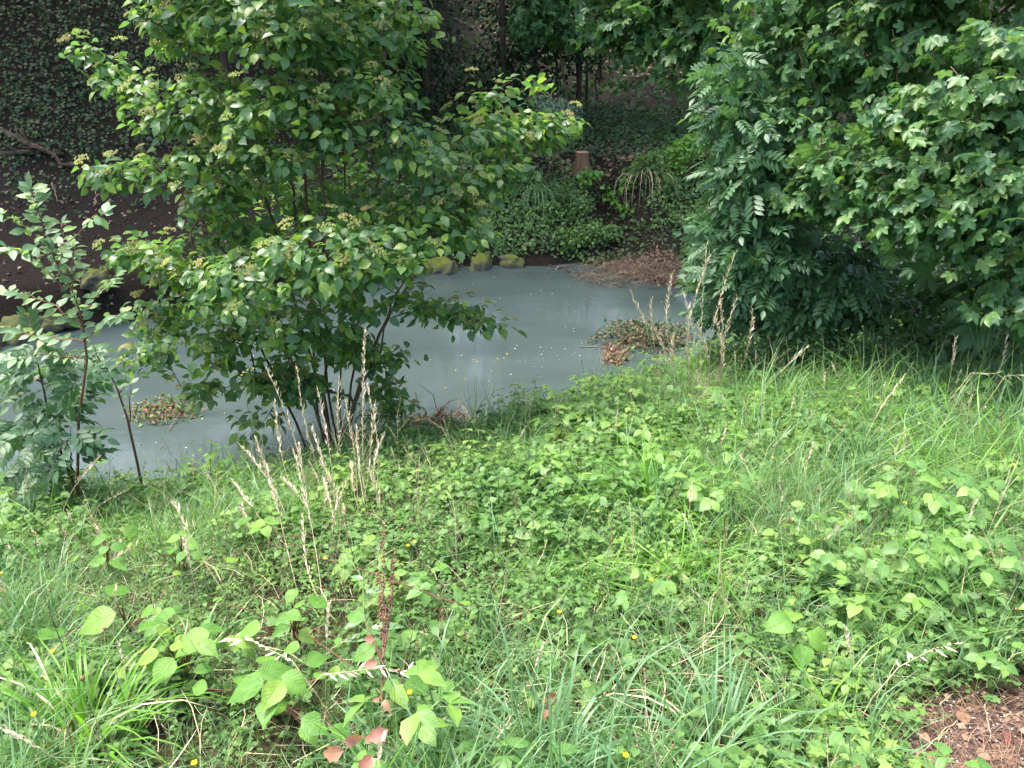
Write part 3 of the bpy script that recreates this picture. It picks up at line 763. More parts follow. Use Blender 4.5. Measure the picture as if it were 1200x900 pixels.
sapling('elder_sapling', 'leafy young tree with drooping pinnate leaves beside the water under the pale sapling', s2,
        [([(95, 570), (70, 530), (55, 480), (45, 430), (40, 400)], 4.5), ([(70, 530), (40, 500), (15, 480)], 4.4), ([(60, 500), (80, 460), (95, 440)], 4.5), ([(75, 540), (40, 540), (10, 545)], 4.3),
         ([(85, 550), (80, 520), (85, 500)], 4.3), ([(50, 450), (20, 430), (-5, 430)], 4.4), ([(80, 560), (50, 560), (20, 580)], 4.2), ([(48, 440), (75, 415), (95, 410)], 4.6), ([(60, 500), (35, 520), (20, 510)], 4.2)],
        [ash_leaf(1, 4, 'mid_leaf', .42, .36), ash_leaf(1, 3, 'ash_leaf', .46, .4)], .21, .05, 67, 'dark_bark', .012, droop=.45)
s3 = on_ground(*at(160, 548, 4.6)[:2])
sapling('alder_sapling', 'thin bare reddish-brown sapling stem with a few leaves leaning over the water', s3,
        [([(160, 545), (152, 500), (140, 460), (120, 425), (105, 400)], 4.6), ([(140, 460), (150, 430), (165, 415)], 4.6), ([(152, 500), (152, 470), (153, 450)], 4.5)], sp_t, .06, .11, 71, 'red_stem', .010)

# ================================================================== far bank
log_g = 0
def rock(px, py, y, r, sq, label, seed):
    y -= .18
    c = at(px, py, y); z = float(height(c[0], c[1])); c[2] = max(z, 0)
    t = blob(r * .85, 4, 'moss_rock', sq, .8, seed); t.v *= (1 + .16 * (fbm(t.v[:, 0] * 9 + t.v[:, 2] * 5 + seed, t.v[:, 1] * 9 + t.v[:, 2] * 4, 1.2, seed) - .5))[:, None]
    add('boulder', t, loc=c, label=label, category='rock', group='mossy rocks along the far waterline').rotation_euler = (0, 0, seed * 1.3)
for a in [(8, 355, 8.55, .36, (1.1, .8, .75), 'moss-covered boulder at the waterline below the bare soil', 3), (-30, 375, 8.3, .4, (1, .8, .8), 'mossy boulder next to the waterline, downstream end of the row', 4),
          (60, 358, 8.75, .2, (1.2, .7, .7), 'low dark mossy rock behind the pale sapling stem', 5), (120, 352, 9.1, .22, (1.2, .8, .7), 'mossy rock at the water behind the shrub edge beside the open water', 6),
          (190, 335, 9.6, .35, (1.2, .8, .7), 'moss-topped rock hidden partly by the lower shrub leaves', 7), (300, 318, 10.1, .34, (1.2, .8, .7), 'mossy rock seen through the middle of the shrub', 8),
          (420, 304, 10.75, .34, (1.4, .7, .7), 'flat mossy rock seen through the shrub stems', 9), (478, 302, 11.0, .33, (1.3, .8, .75), 'bright yellow-green mossy rock just behind the shrub branches', 10),
          (515, 298, 11.2, .26, (1.2, .8, .8), 'small mossy rock between two larger ones at the far waterline', 12),
          (563, 297, 11.35, .25, (1.1, .7, .95), 'tilted yellow-green mossy boulder at the far waterline end of the row', 13), (600, 300, 11.5, .22, (1.2, .8, .7), 'small dark mossy stone beside brown leaves at the far waterline', 14)]: rock(*a)
# stump
sb = on_ground(*at(682, 190, 13.4)[:2])
st = thing('tree_stump', 'short sawn reddish tree stump standing on the far bank', 'stump', sb)
a_ = np.arange(14) * 2 * math.pi / 14
def ring(r, z, s=0): return np.stack([r * (1 + .06 * np.sin(3 * a_ + s)) * np.cos(a_), r * (1 + .05 * np.cos(2 * a_)) * np.sin(a_), np.full(14, z)], -1)
rings = [ring(.21, -.1), ring(.135, .05), ring(.113, .16), ring(.108, .27, .2)]
add('trunk', T(np.concatenate(rings), [(k * 14 + i, k * 14 + (i + 1) % 14, (k + 1) * 14 + (i + 1) % 14, (k + 1) * 14 + i) for k in range(3) for i in range(14)], mat='stump_bark'), st)
add('cut_face', T(np.concatenate([ring(.108, .27, .2), ring(.098, .280, .2)]), [(i, (i + 1) % 14, 14 + (i + 1) % 14, 14 + i) for i in range(14)] + [tuple(14 + np.arange(14))], mat='stump_wood'), st)
# fallen branches on the left bank
def stick(name, label, pix, r, mat='dark_bark', cat='branch', lift=.05, group=None, twigs=3, seed=1):
    g = np.random.default_rng(seed)
    P = np.array([drop(x, y) for x, y in pix]) + [0, 0, lift]
    t = np.linspace(0, 1, 12); P = np.stack([np.interp(t, np.linspace(0, 1, len(P)), P[:, k]) for k in range(3)], -1)
    P += g.normal(size=P.shape) * .02 * min(1, r / .02)
    root = thing(name, label, cat, P[0], group)
    add('limb', shift(tube(P, np.linspace(r, r * .45, 12), 7, mat), P[0]), root)
    for k in range(twigs):
        p = P[3 + 2 * k]; e = p + g.normal(size=3) * [.3, .2, .05] * (r / .05) + [0, 0, .12 * r / .05]
        add('twig', shift(tube([p, (p + e) / 2 + [0, 0, .03], e], [r * .4, r * .3, r * .12], 5, mat), P[0]), root)
stick('fallen_branch', 'long fallen branch lying down the ivy slope to the bare soil', [(-20, 148), (20, 165), (60, 185), (95, 205)], .05, 'log_bark', seed=2)
stick('fallen_branch', 'dark fallen limb lying level across the ivy under the long branch', [(-20, 186), (30, 182), (75, 186)], .05, seed=3)
stick('dead_stick', 'thin upright dead stick in the bare soil behind the pale sapling', [(64, 225), (70, 245)], .012, 'twig_wood', 'stick', seed=4, twigs=1, lift=.1)
stick('dead_stick', 'pale dead stick poking up from the soil at the shrub edge', [(113, 250), (115, 232)], .012, 'twig_wood', 'stick', seed=5, twigs=0, lift=.1)
stick('floating_stick', 'thin forked stick floating by the far bank beside the brown litter', [(640, 312), (660, 316), (680, 324)], .012, 'dark_bark', 'stick', seed=6, twigs=1, lift=.01)
stick('floating_stick', 'short pale stick floating on the water beside the forked stick', [(652, 315), (668, 313)], .014, 'twig_wood', 'stick', seed=8, twigs=0, lift=.01)

def scatter(n, x0, x1, y0, y1, f, seed):
    g = np.random.default_rng(seed)
    x = x0 + (x1 - x0) * g.random(n); y = y0 + (y1 - y0) * g.random(n)
    k = g.random(n) < f(x, y)
    return x[k], y[k], g
def carpet(name, tmpl, n, box, f, size, hmax, seed, tilt=.5, **props):
    x, y, g = scatter(n, *box, f, seed); m = len(x)
    z = height(x, y) + hmax * g.random(m) * (.35 + .65 * fbm(x, y, 1.4, seed))
    N = normal_at(x, y)
    up = nrm(N + [0, -.35, .2] + g.normal(size=(m, 3)) * tilt)
    d = nrm(g.normal(size=(m, 3)) * [1, 1, .3] - [0, .3, .35])
    M = frames(np.stack([x, y, z], -1), d, up, size * (.55 + .8 * g.random(m)))
    k = g.integers(0, len(tmpl), m); ti = g.random(m)
    return join([bake(t, M[k == q], ti[k == q]) for q, t in enumerate(tmpl) if (k == q).any()])
def ivyt(mat): 
    return [tiny_leaf(.42, mat), tiny_leaf(.36, mat, .3)]
def f_far(x, y):
    df = y - shore_f(x); left = x < -2.2
    soil = left & (df < 2.9 + .5 * (fbm(x, y, .8, 3) - .5))
    dens = np.where(soil, .03 + .30 * ss((df - 1.6) / 1.4) + .35 * ss((fbm(x, y, 1.8, 5) - .58) / .08), .95)
    dens = np.where(df < .05, 0, dens) * (1 - .97 * litter(x, y))
    hole = ss((fbm(x, y, .9, 77) - .30 + .10 * left) / .16)
    stumpgap = 1 - np.exp(-((x - sb[0]) ** 2 * 2.2 + (y - sb[1] - .1) ** 2 * 8)) * .98
    return dens * (.45 + .55 * hole) * stumpgap
far_ivy = carpet('ivy_cover', ivyt('ivy_leaf'), 88000, (-11, 7.5, 8.4, 17.5), f_far, .064, .20, 101)
add('ivy_cover', far_ivy, kind='stuff', label='dark ivy carpeting the far bank', category='ivy')
def f_net(x, y):
    df = y - shore_f(x)
    return np.where((df > .02) & (x > -1.8), ss((fbm(x, y, 1.1, 91) - .41) / .12) * (1 - litter(x, y)) * (df < 3.2) + .8 * ((df < .75) & (fbm(x, y, 2.1, 95) > .42) & (x < 1)), 0)
add('bank_herbs', carpet('bank_herbs', [low_leaf(.28, 'nettle_leaf')], 42000, (-1.8, 7.5, 10.3, 15), f_net, .065, .34, 102), kind='stuff')
# forest floor beyond: low dark leaves and litter
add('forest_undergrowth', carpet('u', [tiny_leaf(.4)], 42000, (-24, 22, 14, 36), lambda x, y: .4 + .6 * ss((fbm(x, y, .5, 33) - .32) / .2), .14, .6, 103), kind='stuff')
add('woodland_litter', carpet('l', [tiny_leaf(.35, 'litter_leaf')], 6000, (-1, 6, 13.2, 26), lambda x, y: ss((fbm(x, y, .7, 35) - .42) / .1), .11, .05, 104), kind='stuff')
# soil crumbs and pebbles on the bare bank
def crumbs(name, n, box, f, size, mat, seed, hi=.01):
    x, y, g = scatter(n, *box, f, seed); m = len(x)
    M = yaw(np.stack([x, y, height(x, y) + hi], -1), g.random(m) * 6.28, size * (.4 + g.random(m)), tilt=nrm(g.normal(size=(m, 3)) * .5 + [0, 0, 1]))
    return bake(octa(1, mat, .6), M, g.random(m))
add('pebbles', crumbs('pebbles', 3200, (-11, -.5, 8.4, 14.5), lambda x, y: ((y - shore_f(x)) > .1) * ((y - shore_f(x)) < 3.2) * .8, .018, 'soil_crumb', 106), kind='stuff')
add('soil_litter', carpet('s', [strip_leaf(1, .35, [.3, 1, .7, 0], .3, .3, 'litter_leaf', .1)], 3500, (-11, 0, 8.4, 13.5), lambda x, y: ((y - shore_f(x)) > .1) * .7, .05, .02, 107), kind='stuff')
# brown litter tongue in the river: dead leaves, twigs
tw = tube([(0, 0, 0), (.02, .5, .04), (0, 1, 0)], [.012, .01, .005], 3, 'twig_wood')
def twigs(n, box, f, size, hmax, seed, upz=.15, t=None, base=None):
    x, y, g = scatter(n, *box, f, seed); m = len(x)
    z = (np.maximum(height(x, y), 0) if base is None else base(x, y)) + hmax * g.random(m)
    d = nrm(g.normal(size=(m, 3)) * [1, 1, upz]); up = np.tile([.1, .05, 1.], (m, 1))
    return bake(t or tw, frames(np.stack([x, y, z], -1), d, up, size * (.4 + g.random(m))), g.random(m))
lit_box = (.5, 4.2, 9.8, 12.2); lit_f = lambda x, y: litter(x, y)
add('drift_litter', join([carpet('dl', [tiny_leaf(.3, 'litter_leaf', .3, .4)], 17000, lit_box, lit_f, .055, .10, 108, .9), twigs(5200, lit_box, lit_f, .2, .13, 109, .4), twigs(900, lit_box, lit_f, .16, .12, 119, .4, t=tube([(0, 0, 0), (.02, .5, .04), (0, 1, 0)], [.012, .01, .005], 3, 'straw'))]), kind='stuff')
# foam flecks on the river
def foam():
    n = 7500; x, y, g = scatter(n, -6, 5, 4.5, 12.2, lambda x, y: np.where((y > shore_n(x) + .2) & (y < shore_f(x) - .12), .10 + ss((fbm(x * .5 + y * .5, y * 1.6 - x * .9, 1.5, 61) - .5) / .16) * (.25 + .75 * ss((x + 1) / 2)), 0), 110)
    m = len(x); a = g.random(m) * 6.28; k = 5; ang = np.arange(k) * 2 * math.pi / k
    disc = T([(math.cos(t) * (1 + .3 * math.sin(3 * t)), math.sin(t) * .7, 0) for t in ang], [tuple(range(k))], mat='foam')
    return bake(disc, yaw(np.stack([x, y, np.full(m, .004)], -1), a, .003 + .008 * g.random(m) ** 5), g.random(m))
add('foam_flecks', foam(), kind='stuff')

# river debris heaps
def heap(name, label, c, rx, ry, h, seed, ntw, nleaf, lm):
    g = np.random.default_rng(seed); c = np.array(c); root = thing(name, label, 'debris', c)
    m = 40; a = g.random(m) * 6.28; r = np.sqrt(g.random(m)) * .8
    pos = np.stack([rx * r * np.cos(a), ry * r * np.sin(a), h * (1 - r) * g.random(m) + .01], -1)
    tws = [mesh_of('twig', tube([(0, 0, 0), (.03 * q, .3, .02), (-.02, .65, .05 * q), (.03, 1, 0)], [.013, .012, .009, .004], 4, 'twig_wood')) for q in (-1, 1, 2)]
    M = frames(pos, nrm(g.normal(size=(m, 3)) * [1, .7, .35] + [0, 0, .08]), np.tile([.1, .1, 1.], (m, 1)), .34 * (.5 + .9 * g.random(m)))
    for i in range(ntw): add('twig', tws[i % 3], root, M=M[i])
    n = nleaf; a = g.random(n) * 6.28; r = g.random(n) ** .6
    P = np.stack([rx * r * np.cos(a), ry * r * np.sin(a), h * np.sqrt(np.maximum(0, 1 - r * r)) * (.2 + 1.5 * fbm(rx * r * np.cos(a), ry * r * np.sin(a), 7, seed) * g.random(n)) - .01], -1)
    P[:, :2] *= (.7 + .7 * fbm(a * 1.3, a * 0, 1.2, seed + 3))[:, None]
    ts = []
    for q, (mt, fr) in enumerate(lm):
        s_ = (g.random(n) < fr)
        ts.append(bake(tiny_leaf(.3, mt, .2, .3), frames(P[s_], nrm(g.normal(size=(s_.sum(), 3))), nrm(g.normal(size=(s_.sum(), 3)) * .6 + [0, -.3, 1]), .036 * (.6 + .8 * g.random(s_.sum()))), g.random(s_.sum())))
    add('foliage', join(ts), root, kind='stuff')
    add('mat', blob(1, 3, 'dark_bark', (rx * .6, ry * .6, h * .3), .7, seed), root)
heap('debris_heap', 'mound of sticks and leaves caught in the water behind the dry seed heads', (1.52, 8.25, 0), .5, .38, .26, 5, 40, 1500, [('mid_leaf', .4), ('litter_leaf', .4), ('dark_leaf', .4), ('nettle_leaf', .08)])
heap('debris_heap', 'reddish-brown tongue of dead leaves trailing from the stick mound', (1.12, 7.8, 0), .14, .34, .05, 6, 12, 420, [('litter_leaf', 1), ('dead_leaf', .4)])
heap('debris_raft', 'small raft of green and yellowish leaves floating behind the shrub', (at(192, 478, 6.45)[0], 6.45, 0), .33, .26, .14, 7, 24, 620, [('nettle_leaf', .6), ('litter_leaf', .4), ('dead_leaf', .1)])
heap('bank_debris', 'brown leaf clump on the near waterline behind the thin yellow-flowered stem', drop(520, 502) + [0, 0, .02], .36, .16, .14, 8, 20, 480, [('litter_leaf', .7), ('dead_leaf', .3), ('mid_leaf', .2)])

# far bushes
small_t = [strip_leaf(1, .3, [.2, .9, 1, .6, 0], .2, .3, 'bright_leaf', .08)]
def bushy(name, label, px, py, y, B, mat, nattr, per, size, seed, w_=.3, nparts=0, spread=.12, cat='shrub', **k):
    t = [strip_leaf(1, w_, [.15, .85, 1, .65, 0], .2, .3, mat, .08)]
    b = on_ground(*at(px, py, y)[:2])
    return plant(name, label, cat, b, B, [at(q[0], q[1], q[3]) for q in B[:3]], t, nattr, per, size, nparts=nparts, spread=spread, cap=.02, seed=seed, tip=.003, minr=.004, **k)
bushy('bright_bush', 'small bright yellow-green bush on the far bank beside the ash leaves', 800, 205, 13.3, [(795, 178, 18, 13.3), (812, 165, 16, 13.4), (790, 195, 12, 13.2)], 'bright_leaf', 90, 9, .075, 201)
bushy('silver_bush', 'pale silvery small-leaved bush behind the tip of the flowering shrub', 650, 170, 12.7, [(640, 125, 20, 12.7), (662, 130, 20, 12.8), (670, 140, 14, 12.6), (625, 140, 15, 12.8)], 'silver_leaf', 170, 8, .045, 202)
bushy('young_nettle', 'bright broad-leaved weeds on the ivy bank below the stump', 700, 235, 12.9, [(690, 205, 12, 12.9), (725, 215, 12, 12.8), (712, 228, 8, 12.7), (735, 245, 10, 12.4), (683, 212, 6, 13)], 'bright_leaf', 26, 6, .10, 203, w_=.38, cat='weeds')
bushy('bank_bush', 'low leafy bush at the far waterline left of the brown litter', 700, 285, 11.9, [(690, 272, 22, 11.8), (670, 280, 14, 11.6), (718, 275, 14, 11.9)], 'nettle_leaf', 90, 8, .07, 204)
bushy('yellowish_bush', 'yellowish-green bush hanging above the brown litter by the ash', 780, 280, 12.2, [(770, 265, 20, 12), (795, 262, 16, 12), (755, 275, 14, 11.9)], 'nettle_leaf', 90, 8, .06, 205)
bushy('leafy_clump', 'pale green leafy clump on the ivy bank between the stump and the ash', 760, 215, 12.8, [(765, 190, 20, 12.9), (745, 200, 16, 12.9), (780, 215, 16, 12.7)], 'nettle_leaf', 110, 8, .07, 206)
bushy('leafy_clump', 'leafy clump on the slope directly under the stump and beside the drooping tuft', 665, 245, 12.3, [(660, 225, 18, 12.5), (680, 240, 16, 12.3), (645, 245, 14, 12.2)], 'nettle_leaf', 100, 8, .06, 207)
# hanging sedge and dry stems on the far bank
def blade(L, W, bend, mat, n=4, kink=0.):
    v, uv, f = [], [], []
    for i in range(n + 1):
        s = i / n; w_ = W * (1 - s ** 2.2) * (.6 + .4 * min(1, s * 4))
        a = bend * s * (1 + .6 * s); y = L * s * math.sin(a) if bend else 0; z = L * s * math.cos(a * .9)
        v += [(-w_, y, z), (w_, y + W * .15, z)]; uv += [(-.9, s), (.9, s)]
    f = [(2 * i, 2 * i + 1, 2 * i + 3, 2 * i + 2) for i in range(n)]
    return T(v, f, uv, mat=mat)
def tuft(name, label, base, n, L, W, mat, seed, spread=.06, bendr=(.3, 1.4), cat='sedge', group=None, flow=None, dry=.0):
    g = np.random.default_rng(seed); root = thing(name, label, cat, base, group)
    ms = [mesh_of('blade', blade(1, W / L, b, mat, 6)) for b in np.linspace(*bendr, 6)]
    md = mesh_of('blade', blade(1, W / L, .9, 'straw', 5))
    for i in range(n):
        a = g.random() * 6.283; r = spread * math.sqrt(g.random()); k = min(5, int(6 * (r / spread) ** 1.2 * (.5 + g.random())))
        if flow is not None and g.random() < .5: a = flow + g.normal() * .6
        M = yaw(np.array([[r * math.cos(a), r * math.sin(a), -.02]]), np.array([a + g.normal() * .4]), L * (.55 + .55 * g.random()))[0]
        add('blade', md if g.random() < dry else ms[k], root, M=M)
tuft('sedge_tuft', 'long drooping grass tuft hanging over the far bank below the stump', on_ground(*at(628, 215, 12.7)[:2]), 60, .8, .006, 'blue_grass_blade', 301, .18, (.9, 2.), flow=-1.57)
tuft('dry_tuft', 'tangle of pale dry stems hanging down the far bank above the brown litter', on_ground(*at(752, 225, 12.9)[:2]), 34, .9, .004, 'straw', 302, .25, (1.5, 2.6), 'dry grass', flow=-1.57)

# ================================================================== woodland behind
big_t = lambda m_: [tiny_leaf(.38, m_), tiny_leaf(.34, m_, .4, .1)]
def wood_tree(label, x, y, h, r, mat, n, size, seed, zlo=.35, lobes=13, name='woodland_tree', tr=.16, barkm='dark_bark', shapef=None):
    g = np.random.default_rng(seed); b = on_ground(x, y); BW = []
    for k in range(lobes):
        a = g.random() * 6.28; t = (k + .5) / lobes; rr = r * (.3 + .5 * g.random()) * (1.0 - .5 * abs(t - .4))
        BW.append((b + [math.cos(a) * rr, math.sin(a) * rr, zlo + (h - zlo) * t], r * (.42 + .2 * g.random()) * (1.1 - .5 * t)))
    A, O = sample_blobs(BW, n, .35, .75, seed)
    ok = A[:, 2] > height(A[:, 0], A[:, 1]) + .2; A, O = A[ok], O[ok]
    tpts = [b + [g.normal() * .05 * k, g.normal() * .05 * k, h * .8 * k / 8 - .1] for k in range(9)]
    W = Wood(None, [tpts]).grow(A[:max(90, n // 8)], .5, .05, seed=seed).radii(.008, 2.2, tr)
    root = thing(name, label, 'tree', b, 'trees of the wood on the far bank')
    ms = W.meshes(barkm, minr=.012)
    add('trunk', shift(ms[0], b), root)
    per = 7
    P = np.repeat(A, per, 0) + g.normal(size=(len(A) * per, 3)) * [.22, .22, .12]
    Oo = np.repeat(O, per, 0); m = len(P)
    M = frames(P - b, nrm(Oo * [1, 1, .3] + g.normal(size=(m, 3)) * .6 - [0, 0, .4]), nrm(Oo * .6 + [0, 0, .8] + g.normal(size=(m, 3)) * .45), size * (.6 + .7 * g.random(m)))
    k = g.integers(0, 2, m); ti = g.random(m); tt = big_t(mat)
    add('crown', join([bake(tt[q], M[k == q], ti[k == q]) for q in (0, 1)]), root, kind='stuff')
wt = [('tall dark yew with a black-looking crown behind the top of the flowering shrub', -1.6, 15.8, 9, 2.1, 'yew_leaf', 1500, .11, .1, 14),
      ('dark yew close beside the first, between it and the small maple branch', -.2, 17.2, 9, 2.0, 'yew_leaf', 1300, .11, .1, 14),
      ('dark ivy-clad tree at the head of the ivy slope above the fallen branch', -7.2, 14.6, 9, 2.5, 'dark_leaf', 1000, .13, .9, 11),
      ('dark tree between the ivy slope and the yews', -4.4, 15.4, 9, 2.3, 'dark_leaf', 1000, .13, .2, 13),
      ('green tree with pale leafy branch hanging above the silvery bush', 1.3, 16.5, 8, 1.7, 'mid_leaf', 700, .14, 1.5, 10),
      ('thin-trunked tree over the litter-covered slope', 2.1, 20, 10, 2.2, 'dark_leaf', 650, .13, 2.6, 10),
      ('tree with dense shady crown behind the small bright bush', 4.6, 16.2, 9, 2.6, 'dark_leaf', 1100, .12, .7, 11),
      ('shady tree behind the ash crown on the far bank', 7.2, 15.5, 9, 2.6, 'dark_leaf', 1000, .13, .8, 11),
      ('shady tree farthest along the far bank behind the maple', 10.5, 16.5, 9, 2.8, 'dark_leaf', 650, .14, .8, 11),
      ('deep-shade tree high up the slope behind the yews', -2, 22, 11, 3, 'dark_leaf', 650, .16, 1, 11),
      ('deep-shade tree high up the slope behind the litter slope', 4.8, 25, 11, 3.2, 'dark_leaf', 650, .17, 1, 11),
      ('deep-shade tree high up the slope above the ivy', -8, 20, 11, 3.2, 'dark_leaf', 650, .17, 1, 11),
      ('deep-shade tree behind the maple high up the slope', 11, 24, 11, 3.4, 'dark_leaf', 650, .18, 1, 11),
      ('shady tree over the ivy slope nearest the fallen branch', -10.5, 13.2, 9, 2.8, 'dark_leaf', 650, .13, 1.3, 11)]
wt += [('very tall added tree whose unseen high boughs shade the ivy slope and bare soil', -4.6, 13.4, 12, 3.6, 'dark_leaf', 1300, .17, 4.2, 13),  # overhanging crowns above the view, added to shade the far bank
       ('very tall tree with ivy-dark trunk beside the yews, boughs added high over the river for shade', -.25, 15.6, 12, 3.0, 'dark_leaf', 1000, .17, 4.8, 12),
       ('very tall tree added at the edge of the ivy slope, unseen boughs shading the fallen branch', -9.5, 11.5, 12, 3.8, 'dark_leaf', 1200, .17, 4.4, 13),
       ('very tall tree added behind the ash, unseen boughs shading the hollow', 7.0, 15.0, 12, 3.6, 'dark_leaf', 1300, .17, 4.2, 13)]
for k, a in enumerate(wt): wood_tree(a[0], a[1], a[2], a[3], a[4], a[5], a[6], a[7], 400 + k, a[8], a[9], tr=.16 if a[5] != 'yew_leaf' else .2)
# maple boughs seen at the top of the picture
mt_b = [(715, 22, 36, 10.2), (760, 30, 48, 10), (800, 62, 42, 9.6), (840, 45, 45, 9.2), (790, 0, 60, 10), (720, -60, 80, 10.5), (850, -70, 100, 9.5), (860, 95, 22, 9), (745, 60, 20, 10)]
plant('field_maple', 'lighter maple bough reaching in above the far bank and the shady hollow', 'tree', on_ground(4.2, 12.9), mt_b, [at(800, 0, 10.5), at(860, -60, 10)], map_t, 420, 8, .15, low=map_l, nparts=220, spread=.25, cap=.10, seed=81, tip=.004, cell=8)
plant('small_maple', 'small maple branch of pale green leaves between the yews and the thin trunk', 'tree', on_ground(1.2, 14.6), [(640, 18, 34, 14), (615, 35, 18, 14), (665, 40, 22, 14), (640, -40, 60, 14)], [at(640, -10, 14.2)], map_t, 150, 8, .16, low=map_l, nparts=60, spread=.25, cap=.05, seed=83, tip=.004, cell=8)
def bare_stem(label, x, y, h, r, seed):
    g = np.random.default_rng(seed); b = on_ground(x, y)
    P = [b + [g.normal() * .03 * k, 0, h * k / 8 - .1] for k in range(9)]
    root = thing('thin_tree', label, 'tree', b, 'thin stems on the litter slope'); add('trunk', shift(tube(P, np.linspace(r, r * .6, 9), 7, 'dark_bark'), b), root)
    for k in range(5):
        p = P[3 + k % 5]; e = p + g.normal(size=3) * [.5, .3, .1] + [0, 0, .5]; add('branch', shift(tube([p, (p + e) / 2, e], [r * .3, r * .2, r * .1], 5, 'dark_bark'), b), root)
bare_stem('thin dark trunk standing on the sunlit litter slope between the two maple boughs', at(679, 60, 17)[0], 17, 4.5, .05, 1)
bare_stem('thinner bare stem just beside the thin dark trunk on the litter slope', at(690, 60, 17.6)[0], 17.6, 4, .03, 2)
bare_stem('slim leaning stem before the litter slope behind the maple bough', at(703, 60, 18.3)[0], 18.3, 4, .025, 3)

# ================================================================== meadow on the near bank
def in_meadow(x, y, mx=.9):
    ok = (y < shore_n(x) - .02) & (np.abs(x) < .72 * y + .55 + mx * .6)
    return ok
def herb3(lf, n=9, h=.16, s=.05, seed=0):
    """a low plant: leaves on stalks that rise and spread"""
    g = np.random.default_rng(seed); ts = []
    for i in range(n):
        a = g.random() * 6.283; r = .08 * math.sqrt(g.random()) + .01; hh = h * (.3 + .8 * g.random())
        p = np.array([r * math.cos(a), r * math.sin(a), hh])
        ts.append(T([(0, 0, 0), (.002, .001, 0), tuple(p)], [(0, 1, 2)], mat='green_stem'))
        k = 3 if g.random() < .6 else 1
        for q in range(k):
            b = a + (q - (k - 1) / 2) * 1.5 + g.normal() * .2
            ts.append(bake(lf, M1(p, (math.cos(b), math.sin(b), -.2 + .35 * g.random()), (g.normal() * .3, g.normal() * .3, 1), s * (.55 + .75 * g.random())), [g.random() * .3]))
    return join(ts)
LOBED = T([(0, 0, 0), (-.42, .12, .06), (-.24, .42, .0), (-.40, .70, -.02), (-.14, .72, -.05), (0, 1, -.18), (.14, .72, -.05), (.40, .70, -.02), (.24, .42, .0), (.42, .12, .06), (0, .42, -.06)],
          [(10, 0, 9, 8), (10, 8, 7, 6), (10, 6, 5), (10, 5, 4), (10, 4, 3, 2), (10, 2, 1, 0)], [(0, 0), (-1, .1), (-.5, .4), (-.8, .7), (-.3, .7), (0, 1), (.3, .7), (.8, .7), (.5, .4), (1, .1), (0, .42)], mat='herb_leaf')
SERR = low_leaf(.38)
def nettle(lf, h=.3, s=.06, seed=0):
    g = np.random.default_rng(seed); ts = [T([(-.0015, 0, 0), (.0015, 0, 0), (.002, .01, h), (-.001, .01, h)], [(0, 1, 2, 3)], mat='green_stem')]
    k = 5
    for i in range(k):
        z = h * (.2 + .8 * i / (k - 1))
        for sd_ in (0, math.pi):
            a = sd_ + (i % 2) * 1.57 + g.normal() * .2
            ts.append(bake(lf, M1((0, 0, z), (math.cos(a), math.sin(a), -.1), (0, 0, 1), s * (1.1 - .5 * i / k)), [g.random() * .25]))
    return join(ts)
def herbset(a, b):
    return [herb3(a, 8, .11, .036, 1), herb3(a, 9, .09, .028, 2), herb3(a, 7, .13, .044, 3), herb3(b, 8, .14, .034, 4), herb3(b, 9, .10, .026, 5), herb3(b, 6, .09, .046, 6), nettle(b, .22, .05, 7), nettle(b, .17, .035, 8), herb3(b, 12, .06, .018, 9)]
near_h, far_h = herbset(LOBED, SERR), herbset(tiny_leaf(.42, 'herb_leaf'), tiny_leaf(.36, 'herb_leaf'))
herbs = near_h
def hmask(x, y): return fbm(x, y, 1.6, 131)
def grassy(x, y):
    """0 leafy herbs, 1 grass"""
    px, py, _ = proj(np.stack([x, y, height(x, y) + .1], -1))
    g_ = .25 + 1.1 * (fbm(x, y, 1.1, 133) - .38)
    g_ = g_ + .45 * ss((px - 760) / 200) * (1 - ss((py - 600) / 60))      # taller grass belt below the trees
    g_ = g_ + .2 * ss((py - 760) / 60) * ss((px - 330) / 100) * (1 - ss((px - 1060) / 100))
    g_ = g_ + .25 * (1 - ss((px - 90) / 120)) * ss((py - 640) / 60)
    g_ = g_ - .35 * np.exp(-((px - 1020) / 150) ** 2 - ((py - 690) / 90) ** 2)
    return np.clip(g_, .05, 1)
def meadow_points(n, seed, f):
    x, y, g = scatter(n, -7.5, 8.5, .55, 9.5, lambda x, y: in_meadow(x, y) * (1 - bare(x, y)) * f(x, y), seed)
    return x, y, g
def lowm(x, y):
    px, py, _ = proj(np.stack([x, y, height(x, y) + .1], -1))
    return 1 - .38 * ss((px - 50) / 50) * (1 - ss((px - 400) / 60)) * ss((py - 620) / 50)
hx, hy, g = meadow_points(50000, 141, lambda x, y: (1.08 - .66 * grassy(x, y)) * np.where(y < 4.2, 1, .72))
m = len(hx); kind = g.integers(0, len(herbs), m)
patchk = (fbm(hx, hy, 1.3, 151) * 14).astype(int) % len(herbs); kind = np.where(g.random(m) < .6, patchk, kind)
sc = (.6 + .7 * g.random(m)) * (.35 + 1.25 * fbm(hx, hy, 1.5, 152, 2)) * np.where(hy > 4.2, 1.2, 1) * lowm(hx, hy)
HM = yaw(np.stack([hx, hy, height(hx, hy)], -1), g.random(m) * 6.28, sc, tilt=nrm(normal_at(hx, hy) * .6 + g.normal(size=(m, 3)) * .18 + [0, 0, .4]))
ht = .8 * fbm(hx, hy, 1.8, 153) + .3 * g.random(m)
nr = hy < 2.2
add('meadow_herbs', join([bake(hs[q], HM[(kind == q) & w__], ht[(kind == q) & w__]) for q in range(len(herbs)) for hs, w__ in ((near_h, nr), (far_h, ~nr))]), kind='stuff')
print('herbs', m)
